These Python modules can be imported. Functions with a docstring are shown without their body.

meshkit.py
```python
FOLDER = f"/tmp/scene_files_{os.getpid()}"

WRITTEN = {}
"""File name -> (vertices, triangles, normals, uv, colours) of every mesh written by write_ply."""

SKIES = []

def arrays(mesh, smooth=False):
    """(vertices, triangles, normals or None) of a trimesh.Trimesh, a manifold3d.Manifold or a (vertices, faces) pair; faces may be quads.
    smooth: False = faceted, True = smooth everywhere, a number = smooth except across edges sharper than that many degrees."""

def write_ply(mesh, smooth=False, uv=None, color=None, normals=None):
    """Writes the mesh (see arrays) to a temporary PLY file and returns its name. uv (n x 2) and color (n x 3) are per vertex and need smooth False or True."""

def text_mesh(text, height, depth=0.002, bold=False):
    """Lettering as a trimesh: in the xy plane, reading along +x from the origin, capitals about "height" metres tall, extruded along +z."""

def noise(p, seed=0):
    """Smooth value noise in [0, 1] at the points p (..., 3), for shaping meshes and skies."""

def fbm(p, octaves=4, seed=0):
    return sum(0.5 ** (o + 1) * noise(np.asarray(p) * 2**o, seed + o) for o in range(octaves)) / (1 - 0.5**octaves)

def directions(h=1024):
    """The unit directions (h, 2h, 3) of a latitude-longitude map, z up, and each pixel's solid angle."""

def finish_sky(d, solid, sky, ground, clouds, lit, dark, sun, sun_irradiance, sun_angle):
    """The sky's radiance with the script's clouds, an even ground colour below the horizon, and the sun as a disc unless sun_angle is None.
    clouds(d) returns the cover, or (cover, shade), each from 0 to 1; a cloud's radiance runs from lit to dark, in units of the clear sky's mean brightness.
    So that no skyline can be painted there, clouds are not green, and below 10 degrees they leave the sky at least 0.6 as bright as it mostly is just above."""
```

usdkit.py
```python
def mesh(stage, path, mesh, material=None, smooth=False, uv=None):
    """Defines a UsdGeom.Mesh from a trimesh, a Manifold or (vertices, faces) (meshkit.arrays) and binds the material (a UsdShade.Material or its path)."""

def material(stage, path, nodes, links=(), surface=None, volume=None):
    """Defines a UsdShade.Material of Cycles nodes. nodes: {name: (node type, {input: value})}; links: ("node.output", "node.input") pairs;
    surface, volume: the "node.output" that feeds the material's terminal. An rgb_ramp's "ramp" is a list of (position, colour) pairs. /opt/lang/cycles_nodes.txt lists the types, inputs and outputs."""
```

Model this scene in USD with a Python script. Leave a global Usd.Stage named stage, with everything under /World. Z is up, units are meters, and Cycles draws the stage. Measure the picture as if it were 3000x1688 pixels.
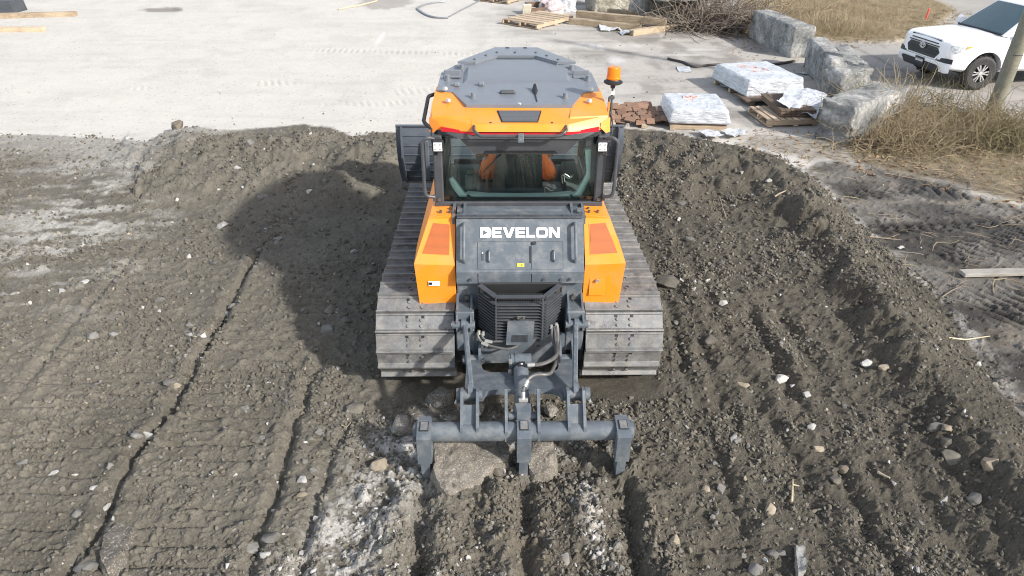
import math, random, numpy as np, trimesh, usdkit, meshkit
from pxr import Usd, UsdGeom, UsdLux, UsdShade, Gf, Sdf, Vt
from shapely.geometry import Polygon, Point, LineString
from shapely.ops import unary_union
PI = math.pi
random.seed(7); rng = np.random.default_rng(11)
stage = Usd.Stage.CreateInMemory()
UsdGeom.SetStageUpAxis(stage, UsdGeom.Tokens.z); UsdGeom.SetStageMetersPerUnit(stage, 1.0)
UsdGeom.Xform.Define(stage, '/World'); UsdGeom.Scope.Define(stage, '/World/Looks')

# ------------------------------------------------------------------ camera, sky, sun, exposure
CAM_POS = np.array([-0.24, 0.0, 4.5]); PITCH, YAW, ROLL, FPX = 30.7, 1.642, 0.58, 2103.0
EXPOSURE = 0.70
SUN_DIR = np.array([3.75, -2.95, 2.95]); SUN_DIR = SUN_DIR / np.linalg.norm(SUN_DIR)
SUN_INT, SUN_ANG, SKY_STR = 0.97, 1.9, 0.142
def basis():
    p, y, r = np.radians([PITCH, YAW, ROLL])
    f = np.array([np.sin(y)*np.cos(p), np.cos(y)*np.cos(p), -np.sin(p)])
    r0 = np.array([np.cos(y), -np.sin(y), 0]); u0 = np.cross(r0, f)
    return np.cos(r)*r0+np.sin(r)*u0, -np.sin(r)*r0+np.cos(r)*u0, f
CR, CU, CF = basis()
cam = UsdGeom.Camera.Define(stage, '/World/camera')
m4 = Gf.Matrix4d(*[float(v) for v in (*CR, 0, *CU, 0, *(-CF), 0, *CAM_POS, 1)])
cam.AddTransformOp().Set(m4)
cam.CreateHorizontalApertureAttr(36.0); cam.CreateVerticalApertureAttr(36.0*1688/3000)
cam.CreateFocalLengthAttr(36.0*FPX/3000); cam.CreateClippingRangeAttr(Gf.Vec2f(0.05, 5000))
cam.CreateExposureAttr(EXPOSURE)
def at(u, v, x=None, y=None, z=None):
    """a point of the place seen at pixel (u, v) of the 3000x1688 photograph, on a given plane"""
    r = CF+(u-1500)/FPX*CR+(844-v)/FPX*CU
    t = (x-CAM_POS[0])/r[0] if x is not None else (y-CAM_POS[1])/r[1] if y is not None else ((0 if z is None else z)-CAM_POS[2])/r[2]
    return CAM_POS+t*r
el = math.asin(SUN_DIR[2]); rot = math.atan2(SUN_DIR[0], SUN_DIR[1])
skym = usdkit.material(stage, '/World/Looks/sky_light', {
    's': ('sky_texture', {'sky_type': 'single_scattering', 'sun_disc': False, 'sun_elevation': el, 'sun_rotation': rot, 'aerosol_density': 2.2, 'air_density': 1.0}),
    'tc': ('texture_coordinate', {}), 'mp': ('mapping', {'scale': (1.0, 1.0, 2.2)}),
    'n': ('noise_texture', {'scale': 2.3, 'detail': 6, 'roughness': 0.55}),
    'r': ('rgb_ramp', {'ramp': [(0.40, (0, 0, 0)), (0.66, (0.8, 0.8, 0.8))]}),
    'cl': ('color', {'value': (4.6, 4.65, 4.75)}), 'mx': ('mix', {}), 'b': ('background_shader', {'strength': SKY_STR})},
    [('tc.generated', 'mp.vector'), ('mp.vector', 'n.vector'), ('n.fac', 'r.fac'), ('r.color', 'mx.fac'), ('s.color', 'mx.color1'), ('cl.color', 'mx.color2'), ('mx.color', 'b.color')], surface='b.background')
dome = UsdLux.DomeLight.Define(stage, '/World/sky')
UsdShade.MaterialBindingAPI.Apply(dome.GetPrim()).Bind(skym)
dome.GetPrim().SetCustomDataByKey('kind', 'structure')
dome.GetPrim().SetCustomDataByKey('label', 'pale sky with thin veils of cloud')
dome.GetPrim().SetCustomDataByKey('category', 'sky')
sun = UsdLux.DistantLight.Define(stage, '/World/sun')
sun.CreateIntensityAttr(SUN_INT); sun.CreateAngleAttr(SUN_ANG); sun.CreateNormalizeAttr(True); sun.CreateColorAttr(Gf.Vec3f(1.0, 0.965, 0.925))
zx = SUN_DIR; xx = np.cross([0, 0, 1.0], zx); xx /= np.linalg.norm(xx); yx = np.cross(zx, xx)
sun.AddTransformOp().Set(Gf.Matrix4d(*[float(v) for v in (*xx, 0, *yx, 0, *zx, 0, 0, 0, 30, 1)]))

# ------------------------------------------------------------------ helpers
used = {}
def numbered(parent, name):
    k = used.get((parent, name), 0); used[(parent, name)] = k+1
    return f'{parent}/{name}' if k == 0 else f'{parent}/{name}_{k:03d}'
def path_of(p): return '/World' if p is None else str(p.GetPath())
def tag(o, label=None, cat=None, group=None, kind=None):
    for k, v in (('label', label), ('category', cat), ('group', group), ('kind', kind)):
        if v: o.SetCustomDataByKey(k, v)
    return o
def obj(name, mesh, mat, parent=None, smooth=30):
    if isinstance(mesh, MB): mesh = mesh.mesh()
    p = numbered(path_of(parent), name)
    return usdkit.mesh(stage, p, mesh, mat, smooth).GetPrim()
def thing(name, label, cat, loc=(0, 0, 0), rz=0.0, group=None, scale=None, rx=0.0, ry=0.0):
    x = UsdGeom.Xform.Define(stage, numbered('/World', name))
    place(x, loc, rz, scale, rx, ry)
    return tag(x.GetPrim(), label, cat, group)
def place(x, loc, rz=0.0, scale=None, rx=0.0, ry=0.0):
    x.AddTranslateOp().Set(Gf.Vec3d(*[float(v) for v in loc]))
    if rz: x.AddRotateZOp().Set(math.degrees(rz))
    if ry: x.AddRotateYOp().Set(math.degrees(ry))
    if rx: x.AddRotateXOp().Set(math.degrees(rx))
    if scale is not None: x.AddScaleOp().Set(Gf.Vec3f(*[float(s) for s in np.broadcast_to(scale, 3)]))
def copy_of(src, name, loc, rz=0.0, label=None, cat=None, group=None, scale=None, rx=0.0, ry=0.0):
    x = UsdGeom.Xform.Define(stage, numbered('/World', name)); place(x, loc, rz, scale, rx, ry)
    o = x.GetPrim(); o.GetReferences().AddInternalReference(src.GetPath()); o.SetInstanceable(True)
    return tag(o, label, cat, group)
def rotm(rx=0, ry=0, rz=0):
    return (trimesh.transformations.euler_matrix(rx, ry, rz, 'sxyz'))
class MB:
    """collects shapes, then gives one mesh"""
    def __init__(s): s.l = []
    def add(s, m, M=None):
        if M is not None: m = m.copy(); m.apply_transform(M)
        s.l.append(m); return s
    def box(s, c, size, bev=0.0, r=(0, 0, 0)):
        h = np.array(size)/2.0
        if bev > 0:
            b = min(bev, h.min()*0.9); P = []
            for a in (-1, 1):
                for d in (-1, 1):
                    for e in (-1, 1):
                        P += [(a*h[0], d*(h[1]-b), e*(h[2]-b)), (a*(h[0]-b), d*h[1], e*(h[2]-b)), (a*(h[0]-b), d*(h[1]-b), e*h[2])]
            m = trimesh.convex.convex_hull(np.array(P))
        else: m = trimesh.creation.box(size)
        M = rotm(*r); M[:3, 3] = c
        m.apply_transform(M); s.l.append(m); return s
    def hull(s, pts): s.l.append(trimesh.convex.convex_hull(np.array(pts, float))); return s
    def bar(s, a, b, w, h, up=(0, 0, 1), bev=0.0):
        """a box bar from a to b: w across, h along up"""
        a, b = np.array(a, float), np.array(b, float); d = b-a; L = np.linalg.norm(d); d /= L
        u = np.array(up, float); sx = np.cross(d, u); sx /= np.linalg.norm(sx); u = np.cross(sx, d)
        M = np.eye(4); M[:3, 0], M[:3, 1], M[:3, 2], M[:3, 3] = d, -sx, u, (a+b)/2
        q = MB().box((0, 0, 0), (L, w, h), bev).l[0]; q.apply_transform(M); s.l.append(q); return s
    def cyl(s, a, b, r, n=20, r2=None):
        a, b = np.array(a, float), np.array(b, float); d = b-a; L = np.linalg.norm(d); d /= L
        t = np.array([1., 0, 0]) if abs(d[0]) < 0.9 else np.array([0, 1., 0])
        x = np.cross(d, t); x /= np.linalg.norm(x); y = np.cross(d, x); r2 = r if r2 is None else r2
        an = np.arange(n)*2*PI/n; ring = np.cos(an)[:, None]*x+np.sin(an)[:, None]*y
        V = np.vstack([a+ring*r, b+ring*r2, a[None], b[None]]); F = []
        for i in range(n):
            j = (i+1) % n
            F += [(i, n+i, n+j), (i, n+j, j), (2*n, i, j), (2*n+1, n+j, n+i)]
        m = trimesh.Trimesh(V, np.array(F), process=False)
        if m.volume < 0: m.invert()
        s.l.append(m); return s
    def tube(s, pts, r, n=10, smooth=0):
        P = np.array(pts, float)
        if smooth: P = spline(P, smooth)
        s.l.append(sweep(P, r, n)); return s
    def prism(s, poly, axis, lo, hi):
        """poly in the two axes other than axis (order x,y,z), extruded along axis"""
        pg = poly if isinstance(poly, Polygon) else Polygon(poly)
        m = trimesh.creation.extrude_polygon(pg, hi-lo, engine='earcut'); V = m.vertices.copy(); V[:, 2] += lo
        o = {'z': (0, 1, 2), 'x': (2, 0, 1), 'y': (0, 2, 1)}[axis]
        m2 = trimesh.Trimesh(V[:, list(o)], m.faces, process=False)
        if m2.volume < 0: m2.invert()
        s.l.append(m2); return s
    def lathe(s, prof, c=(0, 0, 0), n=32, M=None):
        m = trimesh.creation.revolve(np.array(prof, float), sections=n); m.apply_translation(c)
        if M is not None: m.apply_transform(M)
        s.l.append(m); return s
    def quadstrip(s, A, B, thick=0.0):
        A, B = np.array(A, float), np.array(B, float); n = len(A); V = np.vstack([A, B])
        F = [f for i in range(n-1) for f in ((i, i+1, n+i+1), (i, n+i+1, n+i))]
        s.l.append(trimesh.Trimesh(V, np.array(F), process=False)); return s
    def mirror(s):
        for m in list(s.l):
            k = m.copy(); k.vertices = k.vertices*np.array([-1, 1, 1]); k.invert(); s.l.append(k)
        return s
    def mirrored(s):
        q = MB()
        for m in s.l:
            k = m.copy(); k.vertices = k.vertices*np.array([-1, 1, 1]); k.invert(); q.l.append(k)
        return q
    def moved(s, d):
        q = MB()
        for m in s.l: k = m.copy(); k.apply_translation(d); q.l.append(k)
        return q
    def mesh(s): return trimesh.util.concatenate(s.l) if len(s.l) > 1 else s.l[0]
def spline(P, k):
    from scipy.interpolate import CubicSpline
    P = np.asarray(P, float)
    t = np.r_[0, np.cumsum(np.linalg.norm(np.diff(P, axis=0), axis=1))]
    return CubicSpline(t, P)(np.linspace(0, t[-1], k))
def sweep(P, r, n=8, caps=True):
    P = np.asarray(P, float); k = len(P); r = np.broadcast_to(r, k)
    T = np.gradient(P, axis=0); T /= np.linalg.norm(T, axis=1)[:, None]+1e-12
    u = np.array([0, 0, 1.]) if abs(T[0][2]) < 0.9 else np.array([1., 0, 0]); V = []
    an = np.arange(n)*2*PI/n
    for i in range(k):
        x = np.cross(u, T[i]); x /= np.linalg.norm(x)+1e-12; y = np.cross(T[i], x); u = y
        V.append(P[i]+r[i]*(np.cos(an)[:, None]*x+np.sin(an)[:, None]*y))
    V = np.vstack(V); F = []
    for i in range(k-1):
        for j in range(n):
            q = (j+1) % n
            F += [(i*n+j, (i+1)*n+q, (i+1)*n+j), (i*n+j, i*n+q, (i+1)*n+q)]
    if caps:
        V = np.vstack([V, P[:1], P[-1:]])
        for j in range(n):
            q = (j+1) % n
            F += [(k*n, q, j), (k*n+1, (k-1)*n+j, (k-1)*n+q)]
    m = trimesh.Trimesh(V, np.array(F), process=False)
    if m.volume < 0: m.invert()
    return m
def fillet(pts, r=0.05, k=5):
    """rounds the corners of an open 3-D polyline"""
    P = [np.array(p, float) for p in pts]; out = [P[0]]
    for i in range(1, len(P)-1):
        a, b = P[i-1]-P[i], P[i+1]-P[i]; la, lb = np.linalg.norm(a), np.linalg.norm(b); q = min(r, la*0.45, lb*0.45)
        p0, p1 = P[i]+a/la*q, P[i]+b/lb*q
        for t in np.linspace(0, 1, k): out.append((1-t)**2*p0+2*t*(1-t)*P[i]+t*t*p1)
    out.append(P[-1]); return np.array(out)
def noise2(x, y, s, seed=0, o=4):
    return meshkit.fbm(np.stack([x*s, y*s, np.full_like(x, seed*3.7)], -1), o, seed)
def vn(p, s, seed=0, o=3): return meshkit.fbm(np.asarray(p)*s, o, seed)
def clip01(a): return np.clip(a, 0, 1)
def sstep(a, b, x):
    t = clip01((x-a)/(b-a)); return t*t*(3-2*t)

# ------------------------------------------------------------------ materials
LK = '/World/Looks/'
def paint(name, col, rough=0.45, var=0.12, scale=6.0, dirt=None, dirt_amt=0.35, dirt_scale=3.0, bump=0.0, bump_scale=60.0, metal=0.0, coat=0.0, spec=0.5, coat_r=0.08, rvar=0.12, obj_space=True):
    c = np.array(col, float); d = np.array(dirt if dirt is not None else c*0.7, float)
    N = {'tc': ('texture_coordinate', {}), 'g': ('geometry', {}),
         'n1': ('noise_texture', {'scale': scale, 'detail': 5, 'roughness': 0.6}),
         'r1': ('rgb_ramp', {'ramp': [(0.25, tuple(c*(1-var))), (0.75, tuple(np.minimum(c*(1+var), 1)))]}),
         'n2': ('noise_texture', {'scale': dirt_scale, 'detail': 8, 'roughness': 0.7}),
         'r2': ('rgb_ramp', {'ramp': [(0.46, (0, 0, 0)), (0.72, (dirt_amt,)*3)]}),
         'mx': ('mix', {'color2': tuple(d)}),
         'rr': ('map_range', {'from_min': 0.25, 'from_max': 0.75, 'to_min': max(rough-rvar, 0.03), 'to_max': min(rough+rvar, 1)}),
         'p': ('principled_bsdf', {'metallic': metal, 'coat_weight': coat, 'coat_roughness': coat_r, 'specular_ior_level': spec})}
    L = [('g.position', 'n1.vector'), ('n1.fac', 'r1.fac'), ('g.position', 'n2.vector'), ('n2.fac', 'r2.fac'), ('r2.color', 'mx.fac'), ('r1.color', 'mx.color1'),
         ('mx.color', 'p.base_color'), ('n2.fac', 'rr.value'), ('rr.result', 'p.roughness')]
    if bump > 0:
        N['nb'] = ('noise_texture', {'scale': bump_scale, 'detail': 6, 'roughness': 0.65}); N['bp'] = ('bump', {'strength': 1.0, 'distance': bump})
        L += [('g.position', 'nb.vector'), ('nb.fac', 'bp.height'), ('bp.normal', 'p.normal')]
    return usdkit.material(stage, LK+name, N, L, surface='p.BSDF')
def wood(name, a, b, dirt=(0.05, 0.045, 0.04), amt=0.5):
    N = {'tc': ('texture_coordinate', {}), 'oi': ('object_info', {}), 'mp': ('mapping', {'scale': (2.0, 26.0, 26.0)}), 'n': ('noise_texture', {'scale': 1.6, 'detail': 6, 'roughness': 0.6, 'distortion': 0.6}),
         'r': ('rgb_ramp', {'ramp': [(0.3, a), (0.7, b)]}), 'g': ('geometry', {}), 'n2': ('noise_texture', {'scale': 2.2, 'detail': 6, 'roughness': 0.7}), 'r2': ('rgb_ramp', {'ramp': [(0.45, (0, 0, 0)), (0.72, (amt,)*3)]}),
         'mx': ('mix', {'color2': dirt}), 'hv': ('hsv', {}), 'mr': ('map_range', {'from_min': 0, 'from_max': 1, 'to_min': 0.75, 'to_max': 1.2}),
         'bp': ('bump', {'distance': 0.004}), 'p': ('principled_bsdf', {'roughness': 0.85})}
    return usdkit.material(stage, LK+name, N, [('tc.object', 'mp.vector'), ('mp.vector', 'n.vector'), ('n.fac', 'r.fac'), ('g.position', 'n2.vector'), ('n2.fac', 'r2.fac'), ('r2.color', 'mx.fac'), ('r.color', 'mx.color1'),
        ('oi.random', 'mr.value'), ('mr.result', 'hv.value'), ('mx.color', 'hv.color'), ('hv.color', 'p.base_color'), ('n.fac', 'bp.height'), ('bp.normal', 'p.normal')], surface='p.BSDF')
def steelmat(name, cols, dust, sc=5.0):
    N = {'g': ('geometry', {}), 'n': ('noise_texture', {'scale': sc, 'detail': 9, 'roughness': .68, 'distortion': .4}), 'r': ('rgb_ramp', {'ramp': [(.30, cols[0]), (.44, cols[1]), (.58, cols[2]), (.72, cols[3])]}), 'mp': ('mapping', {'scale': (9, 9, 9), 'location': (3, 1, 2)}), 'n2': ('noise_texture', {'scale': 1.3, 'detail': 8, 'roughness': .75}), 'r2': ('rgb_ramp', {'ramp': [(.46, (0, 0, 0)), (.62, (.7,)*3)]}), 'mx': ('mix', {'color2': dust}),
         'rr': ('map_range', {'from_min': .3, 'from_max': .7, 'to_min': .32, 'to_max': .75}), 'nb': ('noise_texture', {'scale': 55, 'detail': 6, 'roughness': .7}), 'bp': ('bump', {'distance': .003}), 'p': ('principled_bsdf', {'metallic': .25})}
    return usdkit.material(stage, LK+name, N, [('g.position', 'n.vector'), ('n.fac', 'r.fac'), ('g.position', 'mp.vector'), ('mp.vector', 'n2.vector'), ('n2.fac', 'r2.fac'), ('r2.color', 'mx.fac'), ('r.color', 'mx.color1'), ('mx.color', 'p.base_color'), ('n.fac', 'rr.value'), ('rr.result', 'p.roughness'), ('g.position', 'nb.vector'), ('nb.fac', 'bp.height'), ('bp.normal', 'p.normal')], surface='p.BSDF')
def glass(name, tint, refl=1.0, dens=0.85):
    N = {'t': ('transparent_bsdf', {'color': tint}), 'g': ('glossy_bsdf', {'color': (0.95*refl,)*3, 'roughness': 0.02}), 'f': ('fresnel', {'IOR': 1.5}), 'm': ('mix_closure', {})}
    return usdkit.material(stage, LK+name, N, [('f.fac', 'm.fac'), ('t.BSDF', 'm.closure1'), ('g.BSDF', 'm.closure2')], surface='m.closure')
def rockmat(name, cols, bump=0.006, sc=9.0, speck=None):
    N = {'g': ('geometry', {}), 'oi': ('object_info', {}), 'tc': ('texture_coordinate', {}), 'n': ('noise_texture', {'scale': sc, 'detail': 8, 'roughness': 0.7}), 'r': ('rgb_ramp', {'ramp': [(0.3, cols[0]), (0.55, cols[1]), (0.75, cols[2])]}),
         'hv': ('hsv', {}), 'mr': ('map_range', {'from_min': 0, 'from_max': 1, 'to_min': 0.7, 'to_max': 1.3}), 'nb': ('noise_texture', {'scale': sc*5, 'detail': 6, 'roughness': 0.7}), 'bp': ('bump', {'distance': bump}), 'p': ('principled_bsdf', {'roughness': 0.9, 'specular_ior_level': 0.3})}
    L = [('g.position', 'n.vector'), ('n.fac', 'r.fac'), ('r.color', 'hv.color'), ('oi.random', 'mr.value'), ('mr.result', 'hv.value'), ('g.position', 'nb.vector'), ('nb.fac', 'bp.height'), ('bp.normal', 'p.normal')]
    if speck:
        N['v'] = ('noise_texture', {'scale': sc*9, 'detail': 2}); N['vr'] = ('rgb_ramp', {'ramp': [(0.58, (0, 0, 0)), (0.64, (1, 1, 1))]}); N['vm'] = ('mix', {'color2': speck})
        L += [('g.position', 'v.vector'), ('v.fac', 'vr.fac'), ('vr.color', 'vm.fac'), ('hv.color', 'vm.color1'), ('vm.color', 'p.base_color')]
    else: L.append(('hv.color', 'p.base_color'))
    return usdkit.material(stage, LK+name, N, L, surface='p.BSDF')
# ------------------------------------------------------------------ the ground: one height field, split into dirt, yard, road and verges
def W(pts, z=0.0): return np.array([at(u, v, z=(z if len(q) == 0 else q[0]))[:3] for u, v, *q in pts])
def pathdist(x, y, P):
    """distance to a polyline, signed side (+ right of it), and the interpolated third coordinate"""
    best = np.full(x.shape, 1e9); side = np.zeros_like(best); val = np.zeros_like(best)
    for a, b in zip(P[:-1], P[1:]):
        d = b[:2]-a[:2]; L2 = d@d
        t = clip01(((x-a[0])*d[0]+(y-a[1])*d[1])/L2); px, py = a[0]+t*d[0], a[1]+t*d[1]
        r = np.hypot(x-px, y-py); k = r < best
        best = np.where(k, r, best); side = np.where(k, np.sign((x-a[0])*d[1]-(y-a[1])*d[0]), side); val = np.where(k, a[2]+t*(b[2]-a[2]), val)
    return best, side, val
def inside(x, y, P, soft=0.0):
    """signed distance to a polygon, positive inside"""
    P = np.asarray(P)[:, :2]; Q = np.vstack([P, P[:1]]); ins = np.zeros(x.shape, bool)
    for a, b in zip(Q[:-1], Q[1:]):
        c = (a[1] > y) != (b[1] > y)
        with np.errstate(divide='ignore', invalid='ignore'): xi = (b[0]-a[0])*(y-a[1])/(b[1]-a[1]+1e-30)+a[0]
        ins ^= c & (x < xi)
    d, _, _ = pathdist(x, y, np.column_stack([Q, np.zeros(len(Q))]))
    return np.where(ins, d, -d)
CREST_L = W([(280, 478, .0), (349, 462, .08), (419, 430, .20), (535, 399, .36), (652, 389, .45), (792, 379, .50), (876, 372, .54), (955, 379, .50), (992, 398, .42), (1030, 406, .40), (1113, 395, .52), (1180, 415, .5), (1300, 420, .42), (1500, 420, .36), (1700, 410, .38),
             (1831, 377, .46), (1945, 386, .46), (2041, 410, .46), (2186, 436, .42), (2264, 458, .40), (2312, 480, .38), (2345, 500, .36), (2372, 545, .34), (2385, 596, .32), (2457, 688, .25), (2525, 785, .25), (2597, 857, .26), (2640, 920, .27), (2694, 1005, .28), (2740, 1062, .28), (2821, 1157, .28), (2902, 1266, .28), (2963, 1347, .28), (3060, 1440, .28), (3300, 1700, .3)])
SOIL = W([(-900, 425), (-300, 398), (0, 397), (150, 397), (330, 405), (390, 430), (419, 424, .1), (535, 388, .05), (652, 376, .05), (792, 366, .05), (876, 358, .05), (965, 366, .05), (1030, 392, .05), (1113, 380, .05), (1300, 390), (1700, 385), (1831, 368, .05), (1945, 374, .05), (2041, 396, .05), (2186, 424, .05), (2264, 446, .05), (2345, 486, .05), (2395, 540, .05), (2440, 600), (2500, 660), (2610, 765), (2735, 848), (2800, 930), (2850, 1010), (2925, 1125), (3000, 1215), (3300, 1500), (3400, 2200), (1500, 3000), (-900, 2200)])
GREY = W([(2330, 500), (2380, 470), (2440, 465), (2600, 500), (2790, 540), (3000, 605), (3500, 700), (3900, 1500), (3600, 1900), (3200, 1700), (2900, 1225), (2750, 1010), (2630, 850), (2500, 765), (2400, 640)])
VERGE = W([(2448, 420), (2480, 330), (2560, 318), (2700, 338), (2880, 356), (3000, 352), (3500, 372), (3900, 420), (3900, 700), (3500, 690), (3000, 605), (2790, 545), (2600, 505), (2500, 490)])
LITTER = W([(2160, 425), (2200, 395), (2420, 400), (2460, 420), (2500, 490), (2430, 470), (2360, 480), (2300, 455)])
VERGE2 = W([(2376, 114), (2486, 128), (2650, 124), (2730, 92), (2806, 36), (2745, 0), (2690, -22), (2500, -60), (2050, -60), (1960, -10), (2000, 40), (2030, 75), (2190, 110), (2300, 110)])
ROAD = W([(2350, 160), (2376, 114), (2486, 128), (2650, 124), (2730, 92), (2806, 36), (2745, 0), (2690, -22), (2500, -60), (2700, -110), (4200, -60), (4500, 300), (3500, 372), (3000, 352), (2880, 356), (2700, 338), (2560, 318), (2480, 300), (2420, 230)])
FURROWS = [(-.82, 4.34), (0.0, 4.34), (.82, 4.34)]
def height_and_colour(x, y):
    n1 = noise2(x, y, 0.35, 1, 4); n2 = noise2(x, y, 1.1, 2, 4); n3 = noise2(x, y, 4.5, 3, 4); n4 = noise2(x, y, 16.0, 4, 3); n5 = noise2(x, y, 45.0, 5, 2)
    wob = (n2-.5)*0.35+(n3-.5)*0.16
    ds = inside(x+(n3-.5)*.25, y+(n2-.5)*.2+(n3-.5)*.2, SOIL); S = sstep(-.02, .05, ds)
    dg = inside(x+(n2-.5)*.4, y+(n3-.5)*.3, GREY); G = sstep(-.05, .25, dg)*(1-S)
    dv = inside(x+(n2-.5)*.5, y+(n3-.5)*.35, VERGE); V = sstep(-.1, .25, dv)*(1-S)*(1-G)
    dv2 = inside(x+(n2-.5)*.6, y+(n3-.5)*.6, VERGE2); V2 = sstep(-.1, .3, dv2)
    dl = inside(x+(n2-.5)*.4, y+(n3-.5)*.3, LITTER); LT = sstep(-.1, .25, dl)*(1-S)
    dr = inside(x+(n3-.5)*.1, y+(n3-.5)*.1, ROAD); R = sstep(-.02, .05, dr)*(1-V)*(1-V2)
    loose = S*sstep(-1.0, 1.6, x+(n2-.5)*1.2)                        # churned soil right of the dozer
    left = S*sstep(-0.9, -1.7, x)
    # heights
    h = (n1-.5)*.05*(1-R)*sstep(0, 3, np.abs(y-6)+2)*.5
    h = h+S*((n2-.5)*.06+(n3-.5)*.045+(n4-.5)*.030+(n5-.5)*.018)
    ridged = 1-np.abs(2*n3-1)
    clod = np.maximum(n4-.55, 0)*.15+np.maximum(n5-.56, 0)*.07
    n6 = noise2(x+3, y, 9.0, 8, 4); n7 = noise2(x*1.6, y*.22, 2.0, 10, 3); h = h+loose*((n2-.5)*.08+(n3-.5)*.045+clod*.5+np.maximum(n6-.56, 0)*.10+(n7-.5)*.10)
    h = h+left*clod*.6
    # piled crest in front and windrow on the right
    cd, side, cz = pathdist(x+(n3-.5)*.25, y+(n3-.5)*.25, CREST_L)
    far = np.where(side > 0, 1, 0)                                       # right/outer side of the crest line going left->right is nearer the camera on the left part
    front = sstep(9.2, 10.6, y)
    wid_in = 0.30+front*(1.35*sstep(-1.4, -2.6, x)+0.95*sstep(1.3, 2.2, x)); wid_out = 0.42-front*.10+1.3*sstep(-5.0, -6.3, x)
    wdt = np.where(side > 0, wid_in, wid_out)
    h = h+cz*sstep(-.45, .05, ds)*np.exp(-(cd/wdt)**2*.9)*(0.88+0.30*(n3-.5)*2*.6)
    # push pile right under the blade sides
    # packed cleat prints on the left
    def lane(x0, x1, y0, y1): return sstep(x0-.06, x0+.06, x)*sstep(x1+.06, x1-.06, x)*sstep(y0, y0+.5, y)*sstep(y1, y1-.8, y)
    ph = (y+.012*np.sin(x*5)+(n2-.5)*.05)/.183; fr = ph-np.floor(ph)
    groove = np.exp(-((fr-.5)/.085)**2)
    rowr = noise2(np.floor(ph)*7.13+x*.9, np.floor(ph)*3.1, 1.0, 12, 2)
    amt = lane(-5.0, -3.52, 2.4, 7.0)*1.0+lane(-3.25, -2.25, 2.4, 7.6)*.9+lane(-5.4, -3.6, 6.5, 9.0)*.4+lane(-2.6, -1.5, 6.4, 9.6)*.6
    amt = amt*sstep(.38, .58, rowr)
    h = h-amt*groove*.044+amt*.008*np.sin(2*PI*fr)
    ph2 = y/.183+.3; fr2 = ph2-np.floor(ph2)
    amt2 = (lane(1.0, 1.75, 3, 5.6)*.8+lane(-1.5, -.95, 4.4, 5.6)*.4)*sstep(.35, .55, noise2(np.floor(ph2)*3.3+x, y*0, 1.2, 14, 2))
    h = h-amt2*np.exp(-((fr2-.5)/.13)**2)*.035
    # the long cracks left of the tracks
    def crack(px, wob_s, y0, y1, w, dep, seed):
        cx = px+(noise2(y*0+seed, y, 1.3, seed, 4)-.5)*wob_s+(noise2(y*0+seed, y, 9, seed, 2)-.5)*.06
        m = sstep(y0, y0+.4, y)*sstep(y1, y1-1.2, y)*sstep(.30, .5, noise2(y*0+3*seed, y, 2.0, seed+5, 2)+.18)
        w = w*(.45+1.3*noise2(y*0+seed*2, y, 2.4, seed+7, 3)); return m*(np.exp(-((x-cx)/w)**2)*dep*(.5+noise2(y*0+seed*2, y, 3.1, seed+8, 2))), m*np.exp(-((x-cx-.10)/.10)**2)*.035+m*np.exp(-((x-cx+.11)/.10)**2)*.03
    for (px, ws, y0, y1, w, dep, sd) in ((-3.36, .22, 2.3, 9.3, .045, .095, 21), (-2.06, .45, 2.8, 6.6, .05, .07, 22), (-1.62, .4, 2.6, 5.6, .05, .06, 23), (-4.95, .4, 5.2, 9.4, .05, .03, 24)):
        c, lip = crack(px, ws, y0, y1, w, dep, sd); h = h-c*S+lip*S
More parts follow.
